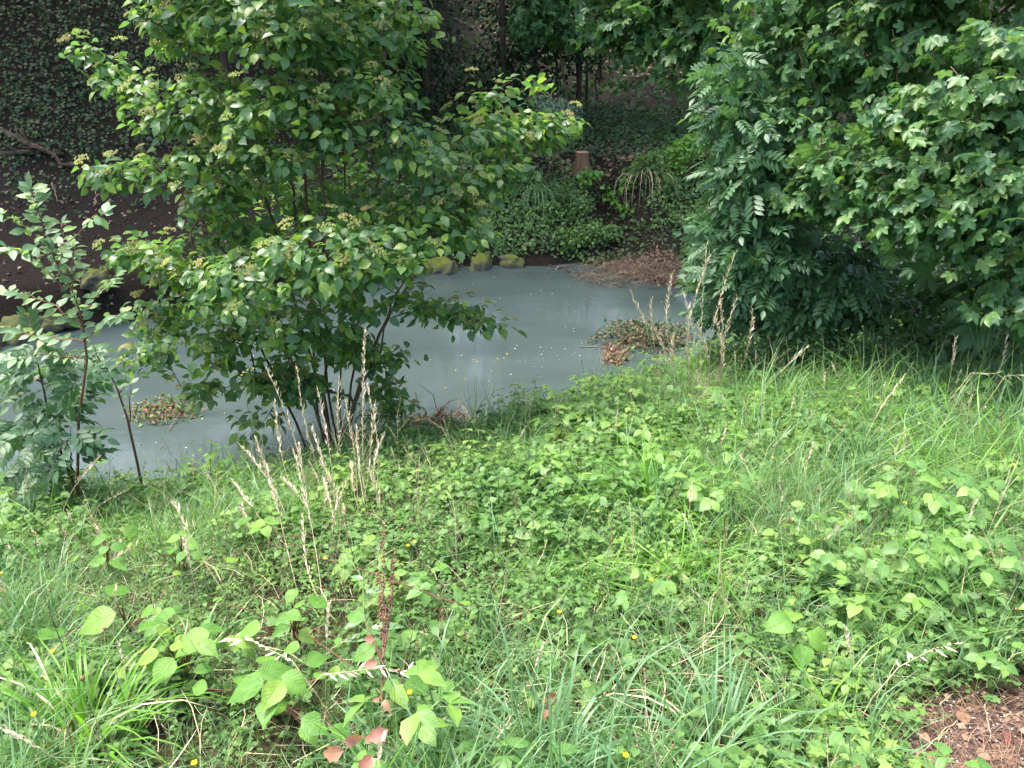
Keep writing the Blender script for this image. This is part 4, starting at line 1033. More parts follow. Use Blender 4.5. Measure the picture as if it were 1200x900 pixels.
def grass_tuft(n, L, W, mat, seed, bend=(.1, 1.1), spread=.05, k=3):
    g = np.random.default_rng(seed); ts = []
    for i in range(n):
        a = g.random() * 6.283; r = spread * math.sqrt(g.random())
        bl = blade(1, W / L, bend[0] + (bend[1] - bend[0]) * g.random(), mat, k)
        ts.append(bake(bl, yaw(np.array([[r * math.cos(a), r * math.sin(a), 0]]), np.array([g.random() * 6.28]), L * (.45 + .6 * g.random())), [g.random() * .3]))
    return join(ts)
gts = lambda k: [grass_tuft(9, .30, .0020, 'grass_blade', q, (.1, .9), k=k) for q in range(4)] + [grass_tuft(7, .34, .0034, 'grass_blade', q + 10, (.15, 1.1), k=k) for q in range(3)] + [grass_tuft(5, .34, .0042, 'blue_grass_blade', q + 20, (.05, .8), k=k) for q in range(3)] + [grass_tuft(8, .22, .0014, 'straw', q + 30, (.1, 1.3), k=k) for q in range(2)]
gt, gtf = gts(3), gts(2)
gx_, gy_, g = meadow_points(70000, 142, lambda x, y: .22 + .78 * grassy(x, y))
m = len(gx_); w_ = np.array([3, 3, 3, 3, 2, 2, 2, 1.2, 1.2, 1.2, 2.2, 2.2]); kind = g.choice(12, m, p=w_ / w_.sum())
_, gpy, _ = proj(np.stack([gx_, gy_, height(gx_, gy_)], -1))
bl_ = (g.random(m) < .45 * ss((gpy - 680) / 120)); kind = np.where(bl_ & (g.random(m) < .6), g.integers(7, 10, m), kind)
sc = (.6 + .6 * g.random(m)) * (.55 + .8 * grassy(gx_, gy_)) * lowm(gx_, gy_)
lean = np.array([-.12, -.15, 0]) * 1
GM = yaw(np.stack([gx_, gy_, height(gx_, gy_) - .01], -1), g.random(m) * 6.28, sc, tilt=nrm(g.normal(size=(m, 3)) * .2 + [0, 0, 1] + lean))
gti = .6 * fbm(gx_, gy_, 1.5, 155) + .3 * g.random(m)
nr = gy_ < 4.2
add('meadow_grass', join([bake(ks[q], GM[(kind == q) & w__], gti[(kind == q) & w__]) for q in range(12) for ks, w__ in ((gt, nr), (gtf, ~nr))]), kind='stuff')
print('grass tufts', m)
# thatch: dry fallen stems between the plants
sx, sy, g = meadow_points(20000, 143, lambda x, y: .5 + 0 * x)
m = len(sx); dr = nrm(g.normal(size=(m, 3)) * [1, 1, .25])
st_t = T([(-.006, 0, 0), (.006, 0, 0), (.05, .35, .07), (.062, .35, .07), (.03, .7, .05), (.04, .7, .05), (-.04, 1, -.05)], [(0, 1, 3, 2), (2, 3, 5, 4), (4, 5, 6)], mat='straw')
th = bake(st_t, frames(np.stack([sx, sy, height(sx, sy) + .10 * g.random(m)], -1), dr, np.tile([.1, .1, 1.], (m, 1)), .08 + .22 * g.random(m)), g.random(m))
bx = (patch[0] - .7, patch[0] + 1.2, patch[1] - .8, patch[1] + .6)
th2x, th2y, g = scatter(9000, *bx, lambda x, y: bare(x, y) * .9, 144); m = len(th2x)
th2 = bake(st_t, frames(np.stack([th2x, th2y, height(th2x, th2y) + .02 * g.random(m)], -1), nrm(g.normal(size=(m, 3)) * [1, 1, .1]), np.tile([.1, .1, 1.], (m, 1)), .04 + .12 * g.random(m)), g.random(m))
th2.mats[:] = 'litter_leaf'
add('straw_thatch', join([th, th2]), kind='stuff')
add('path_grit', join([crumbs('g', 5000, bx, lambda x, y: bare(x, y), .005, 'pebble', 145, .004), carpet('c', [tiny_leaf(.4, 'litter_leaf', .3, .3)], 5200, bx, lambda x, y: bare(x, y), .024, .012, 146, .9)]), kind='stuff')
# long arching grass in loose clumps, and thin dead upright stems, over the lower growth
lt = [grass_tuft(14, .52, .0030, 'grass_blade', 70, (.2, 1.5), .07), grass_tuft(12, .50, .0036, 'sedge_blade', 71, (.2, 1.4), .07), grass_tuft(12, .48, .0036, 'blue_grass_blade', 72, (.1, 1.2), .06), grass_tuft(12, .55, .0022, 'grass_blade', 73, (.1, 1.6), .08)]
lx, ly, g = meadow_points(5600, 161, lambda x, y: np.clip(ss((fbm(x, y, 1.4, 163) - .40) / .15) * np.where(y < 2.3, .35, 1) * (lowm(x, y) > .8) + 1.2 * ss((proj(np.stack([x, y, height(x, y)], -1))[0] - 820) / 120) * (y > 3.2), 0, 1)); m = len(lx); kind = g.integers(0, 4, m)
LM = yaw(np.stack([lx, ly, height(lx, ly)], -1), g.random(m) * 6.28, (.55 + .5 * g.random(m)) * (1 + .45 * ss((proj(np.stack([lx, ly, height(lx, ly)], -1))[0] - 780) / 120) * (ly > 3.2)), tilt=nrm(g.normal(size=(m, 3)) * .18 + [0, 0, 1]))
add('long_grass', join([bake(t, LM[kind == q], g.random((kind == q).sum())) for q, t in enumerate(lt)]), kind='stuff')
def dead_stem(seed, mat='straw'):
    g = np.random.default_rng(seed); w_ = .0022; ts = [tube([(0, 0, 0), (.02, .01, .5), (g.normal() * .05, .04, 1)], [.004, .003, .0012], 3, mat)]
    for k in range(6):
        z = .4 + .09 * k; a = g.random() * 6.28; e = np.array([math.cos(a) * .14, math.sin(a) * .14, z + .2])
        ts.append(tube([(.015, .01, z), e], [.002, .0008], 3, mat))
        ts.append(bake(octa(1, 'brown_seed', 1.4), yaw(np.array([e]), np.array([0.]), .009)))
    return join(ts)
dsx = [dead_stem(1), dead_stem(2, 'twig_wood'), dead_stem(3, 'twig_wood'), dead_stem(4)]
def dmask(x, y):
    px, py, _ = proj(np.stack([x, y, height(x, y) + .2], -1))
    return .12 + .9 * np.exp(-((px - 440) / 90) ** 2 - ((py - 640) / 110) ** 2) + .6 * np.exp(-((px - 820) / 60) ** 2 - ((py - 480) / 60) ** 2)
ex, ey, g = meadow_points(4200, 165, dmask); m = len(ex); kind = g.integers(0, 4, m)
EM = yaw(np.stack([ex, ey, height(ex, ey)], -1), g.random(m) * 6.28, .28 + .30 * g.random(m), tilt=nrm(g.normal(size=(m, 3)) * .2 + [0, 0, 1]))
add('dead_stems', join([bake(t, EM[kind == q], g.random((kind == q).sum())) for q, t in enumerate(dsx)]), kind='stuff')
# scrambling trifoliate leaves, larger than the herbs, in patches
def trif(n, h, sz, seed):
    g = np.random.default_rng(seed); ts = []; lf = low_leaf(.37, 'bramble_leaf', .2, .3)
    for i in range(n):
        a = g.random() * 6.28; r = .12 * math.sqrt(g.random()); p = np.array([r * math.cos(a), r * math.sin(a), h * (.5 + .6 * g.random())])
        ts.append(T([(0, 0, 0), (.003, .001, 0), tuple(p)], [(0, 1, 2)], mat='green_stem'))
        for q in (0, 1.3, -1.3): ts.append(bake(lf, M1(p, (math.cos(a + q), math.sin(a + q), -.15 + .2 * g.random()), (g.normal() * .25, g.normal() * .25 - .2, 1), sz * (.7 + .5 * g.random()) * (1 if q == 0 else .85)), [g.random() * .3]))
    return join(ts)
tt_ = [trif(7, .2, .06, 1), trif(6, .26, .07, 2), trif(8, .16, .05, 3)]
def tmask(x, y):
    px, py, _ = proj(np.stack([x, y, height(x, y) + .1], -1))
    return .9 * ss((fbm(x, y, 1.5, 171) - .55) / .08) * (lowm(x, y) > .8) + .9 * np.exp(-((px - 1030) / 130) ** 2 - ((py - 680) / 70) ** 2) + .5 * np.exp(-((px - 700) / 120) ** 2 - ((py - 520) / 50) ** 2)
qx, qy, g = meadow_points(3600, 173, tmask); m = len(qx); kind = g.integers(0, 3, m)
QM = yaw(np.stack([qx, qy, height(qx, qy)], -1), g.random(m) * 6.28, .75 + .5 * g.random(m), tilt=nrm(g.normal(size=(m, 3)) * .15 + [0, 0, 1]))
add('bramble_cover', join([bake(t, QM[kind == q], g.random((kind == q).sum())) for q, t in enumerate(tt_)]), kind='stuff')
# small seed heads, brownish and pale, standing through the meadow
dh = join([tube([(0, 0, 0), (.01, 0, .5), (0, .02, 1)], [.0035, .003, .002], 3, 'green_stem')] + [bake(octa(1, 'brown_seed', 1.5), yaw(np.array([[0, .02, 1.]]), np.array([0.]), .015))])
def panicle(n=26, L=.3, mat='seed_head', wide=.018, seed=0, stemm='straw'):
    g = np.random.default_rng(seed); P = [(0, 0, 0), (.01, .0, .35), (.005, .02, .7), (.0, .05, 1)]
    ts = [tube(P, [.0030, .0028, .0022, .001], 3, stemm)]
    for i in range(n):
        z = 1 - L * (i + g.random()) / n; y = np.interp(z, [.0, .35, .7, 1], [0, 0, .02, .05]); a = g.random() * 6.28
        s = .5 + .6 * math.sin(math.pi * min(1, (1 - z) / L * .9 + .1))
        ts.append(bake(T([(0, 0, 0), (.25, .45, 0), (0, 1, 0), (-.25, .45, 0)], [(0, 1, 2, 3)], mat=mat), M1((0, y, z), (math.cos(a) * .45, math.sin(a) * .45, 1), (math.cos(a), math.sin(a), -.3), wide * s * 1.6), [g.random()]))
    return join(ts)
pn = [panicle(16, .22, 'brown_seed', .022, 1, 'green_stem'), panicle(18, .3, 'seed_head', .03, 2), panicle(18, .3, 'green_seed', .03, 3, 'green_stem'), dh, dh]
sx, sy, g = meadow_points(2600, 147, lambda x, y: .3 + .7 * grassy(x, y)); m = len(sx); kind = g.integers(0, 5, m)
SM = yaw(np.stack([sx, sy, height(sx, sy)], -1), g.random(m) * 6.28, .26 + .24 * g.random(m), tilt=nrm(g.normal(size=(m, 3)) * .22 + [0, 0, 1]))
add('seeding_grass', join([bake(t, SM[kind == q], g.random((kind == q).sum())) for q, t in enumerate(pn)]), kind='stuff')
# waterside fringe: mixed dark low leaves where the bank drops
fx, fy, g = scatter(16000, -7, 8, 3.4, 9.5, lambda x, y: (np.abs(shore_n(x) - y - .05) < .32 * (.4 + fbm(x, y, 1.5, 9))) * .8, 148); m = len(fx)
FM = frames(np.stack([fx, fy, np.maximum(height(fx, fy), 0) + .22 * g.random(m)], -1), nrm(g.normal(size=(m, 3)) - [0, -.3, .2]), nrm(g.normal(size=(m, 3)) * .5 + [0, -.2, 1]), .045 * (.5 + g.random(m)))
add('waterside_herbs', bake(tiny_leaf(.36, 'mid_leaf'), FM, g.random(m)), kind='stuff')

# ---- individual meadow plants
def base_of(px, py, dz=0.): 
    p = drop(px, py); return on_ground(p[0], p[1])
tufts = [(105, 880, 120, .42, .005, 'bright green sedge clump by the bottom corner below the yellow flower'), (765, 610, 130, .50, .005, 'largest bright green sedge clump, centre of the meadow'),
         (900, 500, 110, .52, .0045, 'bright green sedge clump in front of the dark ash foot'), (180, 645, 50, .26, .0045, 'small sedge tuft beside the broad knotweed leaves'),
         (540, 625, 40, .26, .004, 'small grass tuft on the bank below the thin yellow-flowered stem'), (850, 575, 50, .36, .004, 'arching grass tuft between two bright sedge clumps'),
         (60, 622, 45, .22, .004, 'small dark-green tuft at the edge of the bank beneath the elder'), (235, 770, 40, .26, .005, 'broad-bladed tuft among the knotweed leaves'),
         (830, 545, 50, .34, .004, 'grass tuft just behind the largest sedge clump'), (1060, 560, 50, .40, .004, 'tall grass tuft beneath the chestnut leaves'), (980, 530, 46, .38, .004, 'grass tuft beneath the understorey shrub'),
         (640, 905, 40, .36, .006, 'blue-green coarse grass tuft cut by the bottom edge, mid picture'), (840, 890, 44, .38, .006, 'blue-green coarse grass tuft next to the bare path edge'), (1150, 540, 50, .42, .004, 'tall grass tuft beneath the yellow ragwort')]
for k, (px, py, n, L_, W_, lab) in enumerate(tufts):
    tuft('grass_tuft' if 'sedge' not in lab else 'sedge_tuft', lab, base_of(px, py), n, L_, W_, 'sedge_blade' if ('bright' in lab or 'sedge' in lab) and 'blue' not in lab else ('blue_grass_blade' if 'blue' in lab else 'grass_blade'), 500 + k, .07 + .0006 * n, (.15, 1.2), 'grass tuft', dry=.04)

kn_t = [strip_leaf(1, .36, [.55, .92, 1, .9, .62, .26, 0], .16, .2, 'knotweed_leaf', .1), strip_leaf(1, .33, [.5, .9, 1, .85, .55, .2, 0], .3, .12, 'knotweed_leaf', .1), strip_leaf(1, .37, [.6, .95, 1, .88, .6, .22, 0], .08, .3, 'knotweed_leaf', .1)]
KM = [mesh_of('leaf', t) for t in kn_t]
BR_ = strip_leaf(1, .34, [.35, .72, .9, .98, 1, .9, .72, .5, .25, 0], .2, .2, 'bramble_leaf', .06, serr=.06)
BRM = [mesh_of('leaf', t) for t in (BR_, strip_leaf(1, .36, [.4, .8, .98, 1, .92, .8, .6, .4, .2, 0], .1, .3, 'bramble_leaf', .06, serr=.07))]
def leafplant(name, label, cat, base, stems, meshes, seed, mat='green_stem', group=None, r=.003):
    """stems: list of (tip point, [(leaf point, heading, pitch, size)])"""
    g = np.random.default_rng(seed); root = thing(name, label, cat, base, group)
    for tipp, leaves in stems:
        tipp = np.array(tipp); mid = (base + tipp) / 2 + [0, 0, .04]
        add('stem', shift(tube([base - [0, 0, .02], mid, tipp], [r, r * .8, r * .4], 5, mat), base), root)
        for (p, h_, pt, s) in leaves:
            p = np.array(p); d = (math.cos(h_) * math.cos(pt), math.sin(h_) * math.cos(pt), math.sin(pt)); up = (g.normal() * .2, -.35 + g.normal() * .2, 1)
            k = g.integers(0, len(meshes)); add('leaf', meshes[k], root, M=M1(p - base, d, up, s)[0])
def knot(label, items, seed, base_px):
    """items: (px, py, lift above ground, size m, heading deg)"""
    b = base_of(*base_px); stems = []
    cx = []; g = np.random.default_rng(seed + 50)
    items = list(items) + [(q[0] + g.normal() * 34, q[1] + 8 + g.normal() * 24, max(.06, q[2] - .06), q[3] * (.55 + .4 * g.random()), g.random() * 360) for q in items]
    for (px, py, lift, s, hd) in items:
        q = drop(px, py + 0); # move along the ray until it floats lift above the ground
        a, b_ = (px - 600) / FPX, (450 - py) / FPX; d = np.array([a, CP + b_ * SP_, -SP_ + b_ * CP]); t = np.linspace(.8, 12, 2000); P = EYE + d * t[:, None]
        k = np.argmax(P[:, 2] < height(P[:, 0], P[:, 1]) + lift + .12); p = P[k]
        cx.append((p, R(hd), -.15, s * 1.22))
    groups = [cx[i:i + 3] for i in range(0, len(cx), 3)]
    for gq in groups:
        c = np.mean([p[0] for p in gq], 0); lf = []
        for p, h_, pt, s in gq:
            dvec = np.array([math.cos(h_), math.sin(h_), -.1]); lf.append((p - dvec * s * .5, h_, pt, s))
        stems.append((c + [0, 0, .01], lf))
        for p in lf: stems.append((p[0], []))
    leafplant('knotweed_plant', label, 'plant', b, stems, KM, seed, 'red_stem', 'young knotweed plants in the meadow')
knot('knotweed with the two largest pale leaves standing clear of the grass', [(140, 688, .22, .095, 80), (110, 728, .20, .115, 205), (178, 732, .18, .085, 60), (170, 715, .2, .06, 150)], 601, (150, 735))
knot('knotweed cluster of small leaves at the back, nearest the elder sapling', [(113, 632, .22, .075, 170), (140, 640, .22, .06, 20), (120, 645, .18, .05, 250), (112, 658, .15, .07, 190), (140, 660, .15, .08, 330), (128, 628, .2, .05, 60)], 602, (128, 665))
knot('knotweed with rounded leaves between the small tuft and the dry stalks', [(202, 632, .22, .06, 190), (216, 624, .22, .05, 60), (225, 638, .2, .06, 340), (212, 652, .18, .06, 250), (200, 645, .18, .05, 120), (232, 650, .18, .045, 10)], 603, (215, 668))
knot('broad-leaved knotweed in the middle of the low leaf cluster', [(222, 752, .16, .11, 215), (193, 737, .18, .06, 90), (250, 738, .17, .08, 20), (245, 760, .15, .07, 330), (190, 785, .14, .08, 250), (170, 770, .15, .07, 200), (205, 757, .18, .05, 160), (183, 780, .12, .07, 300)], 604, (215, 790))
knot('knotweed with an upright heart-shaped leaf beside the straw stem', [(375, 702, .2, .085, 75), (330, 727, .16, .07, 190), (346, 722, .18, .06, 340), (328, 740, .14, .06, 210), (290, 737, .16, .08, 170), (290, 750, .12, .08, 340), (350, 706, .15, .05, 120)], 605, (345, 745))
knot('knotweed cluster low down beside the white bent seed heads', [(285, 807, .15, .10, 200), (325, 785, .17, .09, 30), (318, 815, .14, .09, 250), (345, 800, .14, .08, 330), (295, 795, .14, .07, 130), (372, 772, .16, .07, 30), (370, 850, .1, .08, 330), (312, 835, .1, .08, 270)], 606, (322, 835))
knot('knotweed leaves beside the red-leaved dock stem', [(415, 722, .16, .07, 160), (425, 765, .12, .07, 210), (492, 800, .10, .08, 20), (470, 815, .08, .07, 300)], 607, (465, 838))
knot('pale wide leaves in the meadow at the left of the burdock leaf', [(300, 615, .2, .08, 170), (320, 610, .2, .07, 20), (312, 622, .18, .06, 300), (285, 610, .15, .07, 200), (545, 705, .15, .04, 90), (325, 600, .2, .05, 80)], 608, (308, 640))

def bram(label, px, py, n, s, h, seed, spr=.14):
    g = np.random.default_rng(seed); b = base_of(px, py); stems = []
    for i in range(n):
        a = g.random() * 6.28; r = spr * (.25 + g.random()); p = b + [r * math.cos(a), r * math.sin(a), 0]; p[2] = float(height(p[0], p[1])) + h * (.55 + .7 * g.random()) + .05
        lv = [(p, a + q, -.2, s * (.75 + .4 * g.random()) * (1 if q == 0 else .85)) for q in (0, 1.35, -1.35)]
        stems.append((p, lv))
    leafplant('bramble_plant', label, 'bramble', b, stems, BRM, seed, 'green_stem', 'young bramble plants in the meadow', .002)
for k, a in enumerate([('large-leaved bramble in the thick of the right-hand leaf patch', 1035, 625, 12, .085, .28, 701, .2), ('bramble with the broadest drooping leaves above the grass at the path', 1060, 740, 12, .075, .26, 702, .16),
                       ('small yellowish bramble shoot beside the bare path', 1160, 815, 4, .055, .12, 703, .06), ('bramble near the edge of the picture above the path shoot', 1185, 740, 8, .07, .24, 704, .14),
                       ('bramble halfway between the broad burdock leaf and the sedge clump', 850, 640, 9, .065, .24, 705, .16), ('bramble at the back of the leaf patch under the tall grass', 1110, 640, 9, .075, .26, 706, .18),
                       ('low bramble beside the burdock leaf', 960, 700, 9, .07, .22, 707, .15), ('small bramble among the herbs below the debris clump', 640, 560, 7, .06, .18, 708, .15),
                       ('bramble patch by the water at the foot of the many-stemmed shrub', 300, 560, 10, .06, .25, 709, .22), ('bramble in the shade between the shrub and the dry stalks', 230, 575, 10, .06, .22, 710, .25),
                       ('bramble sprig in the middle of the meadow beneath the dark hollow', 640, 660, 5, .055, .15, 711, .08), ('bramble trailing on the bank beyond the largest sedge clump', 690, 520, 8, .06, .2, 712, .2),
                       ('bright bramble shoot near the centre herbs', 760, 740, 6, .055, .18, 713, .1), ('pale bramble clump left of the bright path shoot', 1120, 700, 8, .07, .24, 714, .14)]): bram(*a)
# burdock-like big leaf
bb = base_of(925, 790)
bl_t = [mesh_of('leaf', strip_leaf(1, .42, [.5, .9, 1.05, .95, 1, .82, .7, .45, .2, 0], .22, .35, 'knotweed_leaf', .15, tw=.5, serr=.05))]
leafplant('burdock_plant', 'very broad crinkled pale leaf plant in front of the brambles', 'plant', bb, [(bb + [0, 0, .16], [(bb + [-.03, 0, .25], R(200), -.1, .10), (bb + [.03, 0, .19], R(-30), -.3, .09), (bb + [0, .04, .2], R(80), .1, .08), (bb + [0, -.03, .17], R(-90), -.3, .085), (bb + [-.05, .03, .18], R(140), -.1, .08)])], bl_t, 720)

# ---- tall dry grass stalks
def stalk(label, px, py, topx, topy, yv, group, seed, mat='straw', head='seed_head', hl=.45, r=.0026, n=62, wide=.024):
    """from the ground up to the seed head tip the photo shows"""
    g = np.random.default_rng(seed); tip = at(topx, topy, yv); b = base_of(px, py) if py else None
    if b is None or abs(b[1] - yv) > .5:
        xx = at(px, py, yv)[0]; b = on_ground(xx, yv + .02)
    P = []; bnd = g.normal(size=3) * [.05, .03, .01]
    for t in np.linspace(0, 1, 9):
        P.append(b * (1 - t) + tip * t + bnd * math.sin(t * math.pi))
    P = np.array(P); L_ = np.linalg.norm(tip - b); root = thing('dry_grass_stalk', label, 'grass stalk', b, group)
    add('stem', shift(tube(P, np.linspace(r, r * .4, 9), 4, mat), b), root)
    k = int(n * (.7 + .6 * g.random())); ts = []; ax = nrm(tip - b)
    for i in range(k):
        t = 1 - hl * (i + g.random()) / k; p = np.array([np.interp(t, np.linspace(0, 1, 9), P[:, q]) for q in range(3)]); a = g.random() * 6.28
        s = (.55 + .6 * math.sin(math.pi * min(1, (1 - t) / hl * .8 + .12))) * (.8 + .5 * g.random())
        rad = np.array([math.cos(a), math.sin(a), 0]) 
        ts.append(bake(T([(0, 0, 0), (.09, .4, .03), (0, 1, 0), (-.09, .4, .03)], [(0, 1, 2, 3)], mat=head), M1(p + g.normal(size=3) * .003, ax + rad * (.25 + .45 * g.random()), rad + [0, 0, -.2], wide * s * (.7 + 1.0 * g.random())), [g.random()]))
    add('seed_head', shift(join(ts), b), root)
G1, G2 = 'dry seeding grass stalks in front of the shrub stems', 'dry seeding grass stalks by the stick mound'
S1 = [(365, 620, 312, 430, 3.9), (392, 600, 348, 430, 4.), (410, 580, 398, 440, 4.1), (428, 600, 428, 385, 4.2), (441, 590, 430, 450, 4.2), (350, 620, 300, 515, 3.8), (340, 640, 282, 522, 3.7), (400, 620, 365, 500, 3.9), (384, 610, 350, 520, 3.9), (372, 640, 330, 560, 3.7),
      (432, 615, 418, 500, 4.1), (425, 612, 412, 540, 4.0), (446, 600, 450, 510, 4.3), (400, 640, 380, 560, 3.7),
      (436, 610, 440, 470, 4.2), (420, 610, 405, 470, 4.1), (360, 620, 322, 470, 3.9), (395, 615, 372, 455, 4.), (350, 650, 318, 590, 3.6), (455, 605, 462, 560, 4.2), (330, 650, 270, 560, 3.6), (410, 650, 402, 590, 3.6),
      (400, 740, 374, 540, 3.1), (380, 720, 345, 530, 3.1), (420, 760, 408, 560, 3.0), (350, 700, 312, 545, 3.2), (455, 720, 432, 545, 3.1), (395, 730, 355, 600, 3.0)]
L1 = ['pale dry grass stalk leaning towards the shrub, outermost of the tall pair before its stems', 'pale dry grass stalk crossing in front of the shrub stems, one of the tall pair', 'slim dry stalk upright just beside the shrub stems', 'tallest pale dry grass stalk standing against the water', 'shorter stalk hugging the tallest one against the water']
for k, a in enumerate(S1): stalk(L1[k] if k < 5 else 'long thin dry stalk rising from the leaves between the dry tangle and the red-leaved dock' if k > 21 else 'short pale seeding stalk in the dry tangle below the shrub stems', *a, G1, 800 + k, hl=.6 if k < 5 else .5)
S2 = [(775, 440, 738, 340, 6.1), (790, 440, 764, 350, 6.0), (805, 450, 788, 320, 5.8), (815, 460, 800, 340, 5.6), (825, 460, 828, 285, 5.5), (820, 460, 832, 300, 5.5), (835, 460, 862, 296, 5.5), (840, 470, 845, 350, 5.4), (850, 470, 882, 362, 5.3), (828, 470, 818, 380, 5.4), (838, 480, 838, 370, 5.3),
      (800, 460, 790, 390, 5.7), (812, 470, 806, 370, 5.5), (846, 480, 864, 348, 5.3), (795, 470, 768, 385, 5.6)]
L2 = ['leftmost pale dry stalk leaning over the river by the stick mound', 'dry stalk next to the leftmost one before the stick mound', 'dry stalk with its tip against the river beside the ash', None, 'tallest yellow seed head beside the ash leaves', None, 'yellow seed head leaning away from the tall one, against the ash']
for k, a in enumerate(S2): stalk((L2[k] if k < len(L2) and L2[k] else 'straw-coloured seeding stalk in the dense cluster before the ash'), *a, G2, 830 + k, hl=.5, head='seed_head', wide=.030, r=.003)
misc = [(20, 580, 50, 508, 4.2, 'drooping pale seed head over the water by the elder sapling'), (60, 600, 118, 533, 3.9, 'pale seed head leaning above the water beside the reddish stem'), (105, 612, 150, 574, 3.7, 'low bent seed head just beneath the leaning one'),
        (265, 700, 205, 588, 3.1, 'long straw stem crossing the knotweed leaves'), (318, 670, 283, 590, 3.3, 'straw stem with open seed head between knotweed and dry tangle'), (150, 700, 160, 640, 2.9, 'dark bent old stem beside the back knotweed'),
        (870, 470, 948, 404, 5.0, 'silvery seed head leaning before the low bush'), (1000, 560, 1060, 440, 4.4, 'brown stem leaning before the low bush under the maple'), (870, 720, 995, 605, 2.9, 'long reddish straw stem slanting over the right-hand herbs'),
        (580, 898, 645, 820, 1.85, 'bleached broken straw stem cut by the bottom edge'), (820, 650, 790, 640, 3.3, 'short buff seed head in the middle of the right meadow'),
        (1100, 500, 1120, 395, 4.9, 'feathery pale grass head before the chestnut leaves'), (1130, 500, 1180, 390, 4.9, 'nodding pale grass head beside the yellow ragwort'), (60, 640, 10, 640, 3.2, 'limp buff stem lying at the edge beyond the tuft')]
for k, a in enumerate(misc): stalk(a[5], *a[:5], 'single dry stems in the meadow', 860 + k, hl=.35, n=40, wide=.024)

# ---- bent white brome heads
def brome(label, px, py, h, heading, seed, col='seed_head', nsp=12):
    g = np.random.default_rng(seed); b = base_of(px, py); root = thing('brome_grass', label, 'grass stalk', b, 'nodding brome grass heads')
    hv = np.array([math.cos(heading), math.sin(heading), 0]); P = np.array([[0, 0, 0], hv * .05 + [0, 0, h * .6], hv * .15 + [0, 0, h], hv * .32 + [0, 0, h * .98], hv * .45 + [0, 0, h * .8]])
    add('stem', tube(P, [.002, .0018, .0015, .001, .0007], 4, 'straw'), root)
    sp = mesh_of('spikelet', T([(0, 0, 0), (.1, .45, .02), (0, 1, 0), (-.1, .45, .02)], [(0, 1, 2, 3)], mat=col))
    for i in range(nsp):
        t = .5 + .5 * i / nsp; p = np.array([np.interp(t, np.linspace(0, 1, 5), P[:, q]) for q in range(3)]); a = g.normal() * .8
        d = hv * 1 + np.cross(hv, [0, 0, 1]) * a + [0, 0, -.5 + g.normal() * .3]; add('spikelet', sp, root, M=M1(p, d, (0, -.4, 1), .035 + .02 * g.random())[0])
brome('pale nodding brome heads just above the bottom edge beside the knotweed cluster', 330, 880, .28, .2, 901, nsp=16)
brome('pale brome head bending over the leaves next to the red-leaved dock', 395, 870, .26, 2.6, 902, nsp=14)
brome('white-tipped brome hanging before the chestnut leaves', 1090, 520, .5, .1, 903, 'green_seed', 18)
brome('greenish brome head nodding beside the white-tipped one', 1130, 530, .5, .3, 904, 'green_seed', 16)
brome('buff brome arching low between the sedge clump and the path', 1000, 860, .2, .5, 905, nsp=14)

# ---- flowers
pet = strip_leaf(1, .42, [.3, .9, 1, .5], .2, -.25, 'yellow_petal', .0)
def flower_mesh():
    ts = [bake(pet, M1((0, 0, 0), (math.cos(q * 1.2566), math.sin(q * 1.2566), .45), (0, 0, 1), .011)) for q in range(5)]
    ts.append(bake(octa(.003, 'cyme'), yaw(np.array([[0, 0, .004]]), np.array([0.]), 1.)))
    return join(ts)
FL = mesh_of('flower', flower_mesh())
def flower(label, px, py, lift, seed, s=1.2, group='yellow meadow flowers'):
    a, b_ = (px - 600) / FPX, (450 - py) / FPX; d = np.array([a, CP + b_ * SP_, -SP_ + b_ * CP]); t = np.linspace(.8, 12, 3000); P = EYE + d * t[:, None]
    p = P[np.argmax(P[:, 2] < height(P[:, 0], P[:, 1]) + lift)]
    b = on_ground(p[0] + .02, p[1] + .03); root = thing('buttercup', label, 'flower', b, group)
    add('stem', shift(tube([b, (b + p) / 2 + [.01, 0, .01], p], [.0015, .0012, .001], 4, 'green_stem'), b), root)
    add('flower', FL, root, M=M1(p - b, (0, 1, .1), (0, -.7, 1), s)[0])
for k, a in enumerate([(62, 492 + 272, 'yellow flower by the left edge above the bright sedge clump'), (40, 838, 'small yellow flower beside the bright sedge clump at the bottom'), (2, 672, 'yellow flower at the very edge of the meadow'), (478, 640, 'yellow flower of a pair beside the dark-stemmed weed'), (486, 636, 'second of the yellow pair, nearer the water'),
                       (763, 680, 'yellow flower on its own above the centre herbs'), (743, 748, 'yellow flower low in the herbs right of centre'), (480, 812, 'yellow star flower between the red leaves and the coarse grass'), (733, 886, 'yellow flower just above the bottom edge in the coarse grass'), (381, 655, 'yellow flower in the tangle below the dry stalks'),
                       (489, 552, 'tiny yellow flower below the drooping dark leaves'), (420, 515, 'yellow flower beside the slim dry stalk'), (332, 530, 'upper yellow flower of the stack among the dry stalks'), (334, 542, 'lower yellow flower of the stack among the dry stalks'), (436, 497, 'yellow flower touching the tallest dry stalk'),
                       (905, 537, 'yellow flower in the tall grass at right of the sedge'), (1077, 497, 'yellow flower in the tall grass near the maple'), (1188, 545, 'yellow flower near the right edge in the grass'), (228, 895, 'yellow flower cut by the bottom edge'), (700, 600, 'yellow flower behind the centre of the meadow'), (655, 718, 'pale yellow flower among central herbs'), (1060, 590, 'orange-yellow flower above the bramble patch')]): flower(a[2], a[0], a[1], .26, 920 + k, .9)
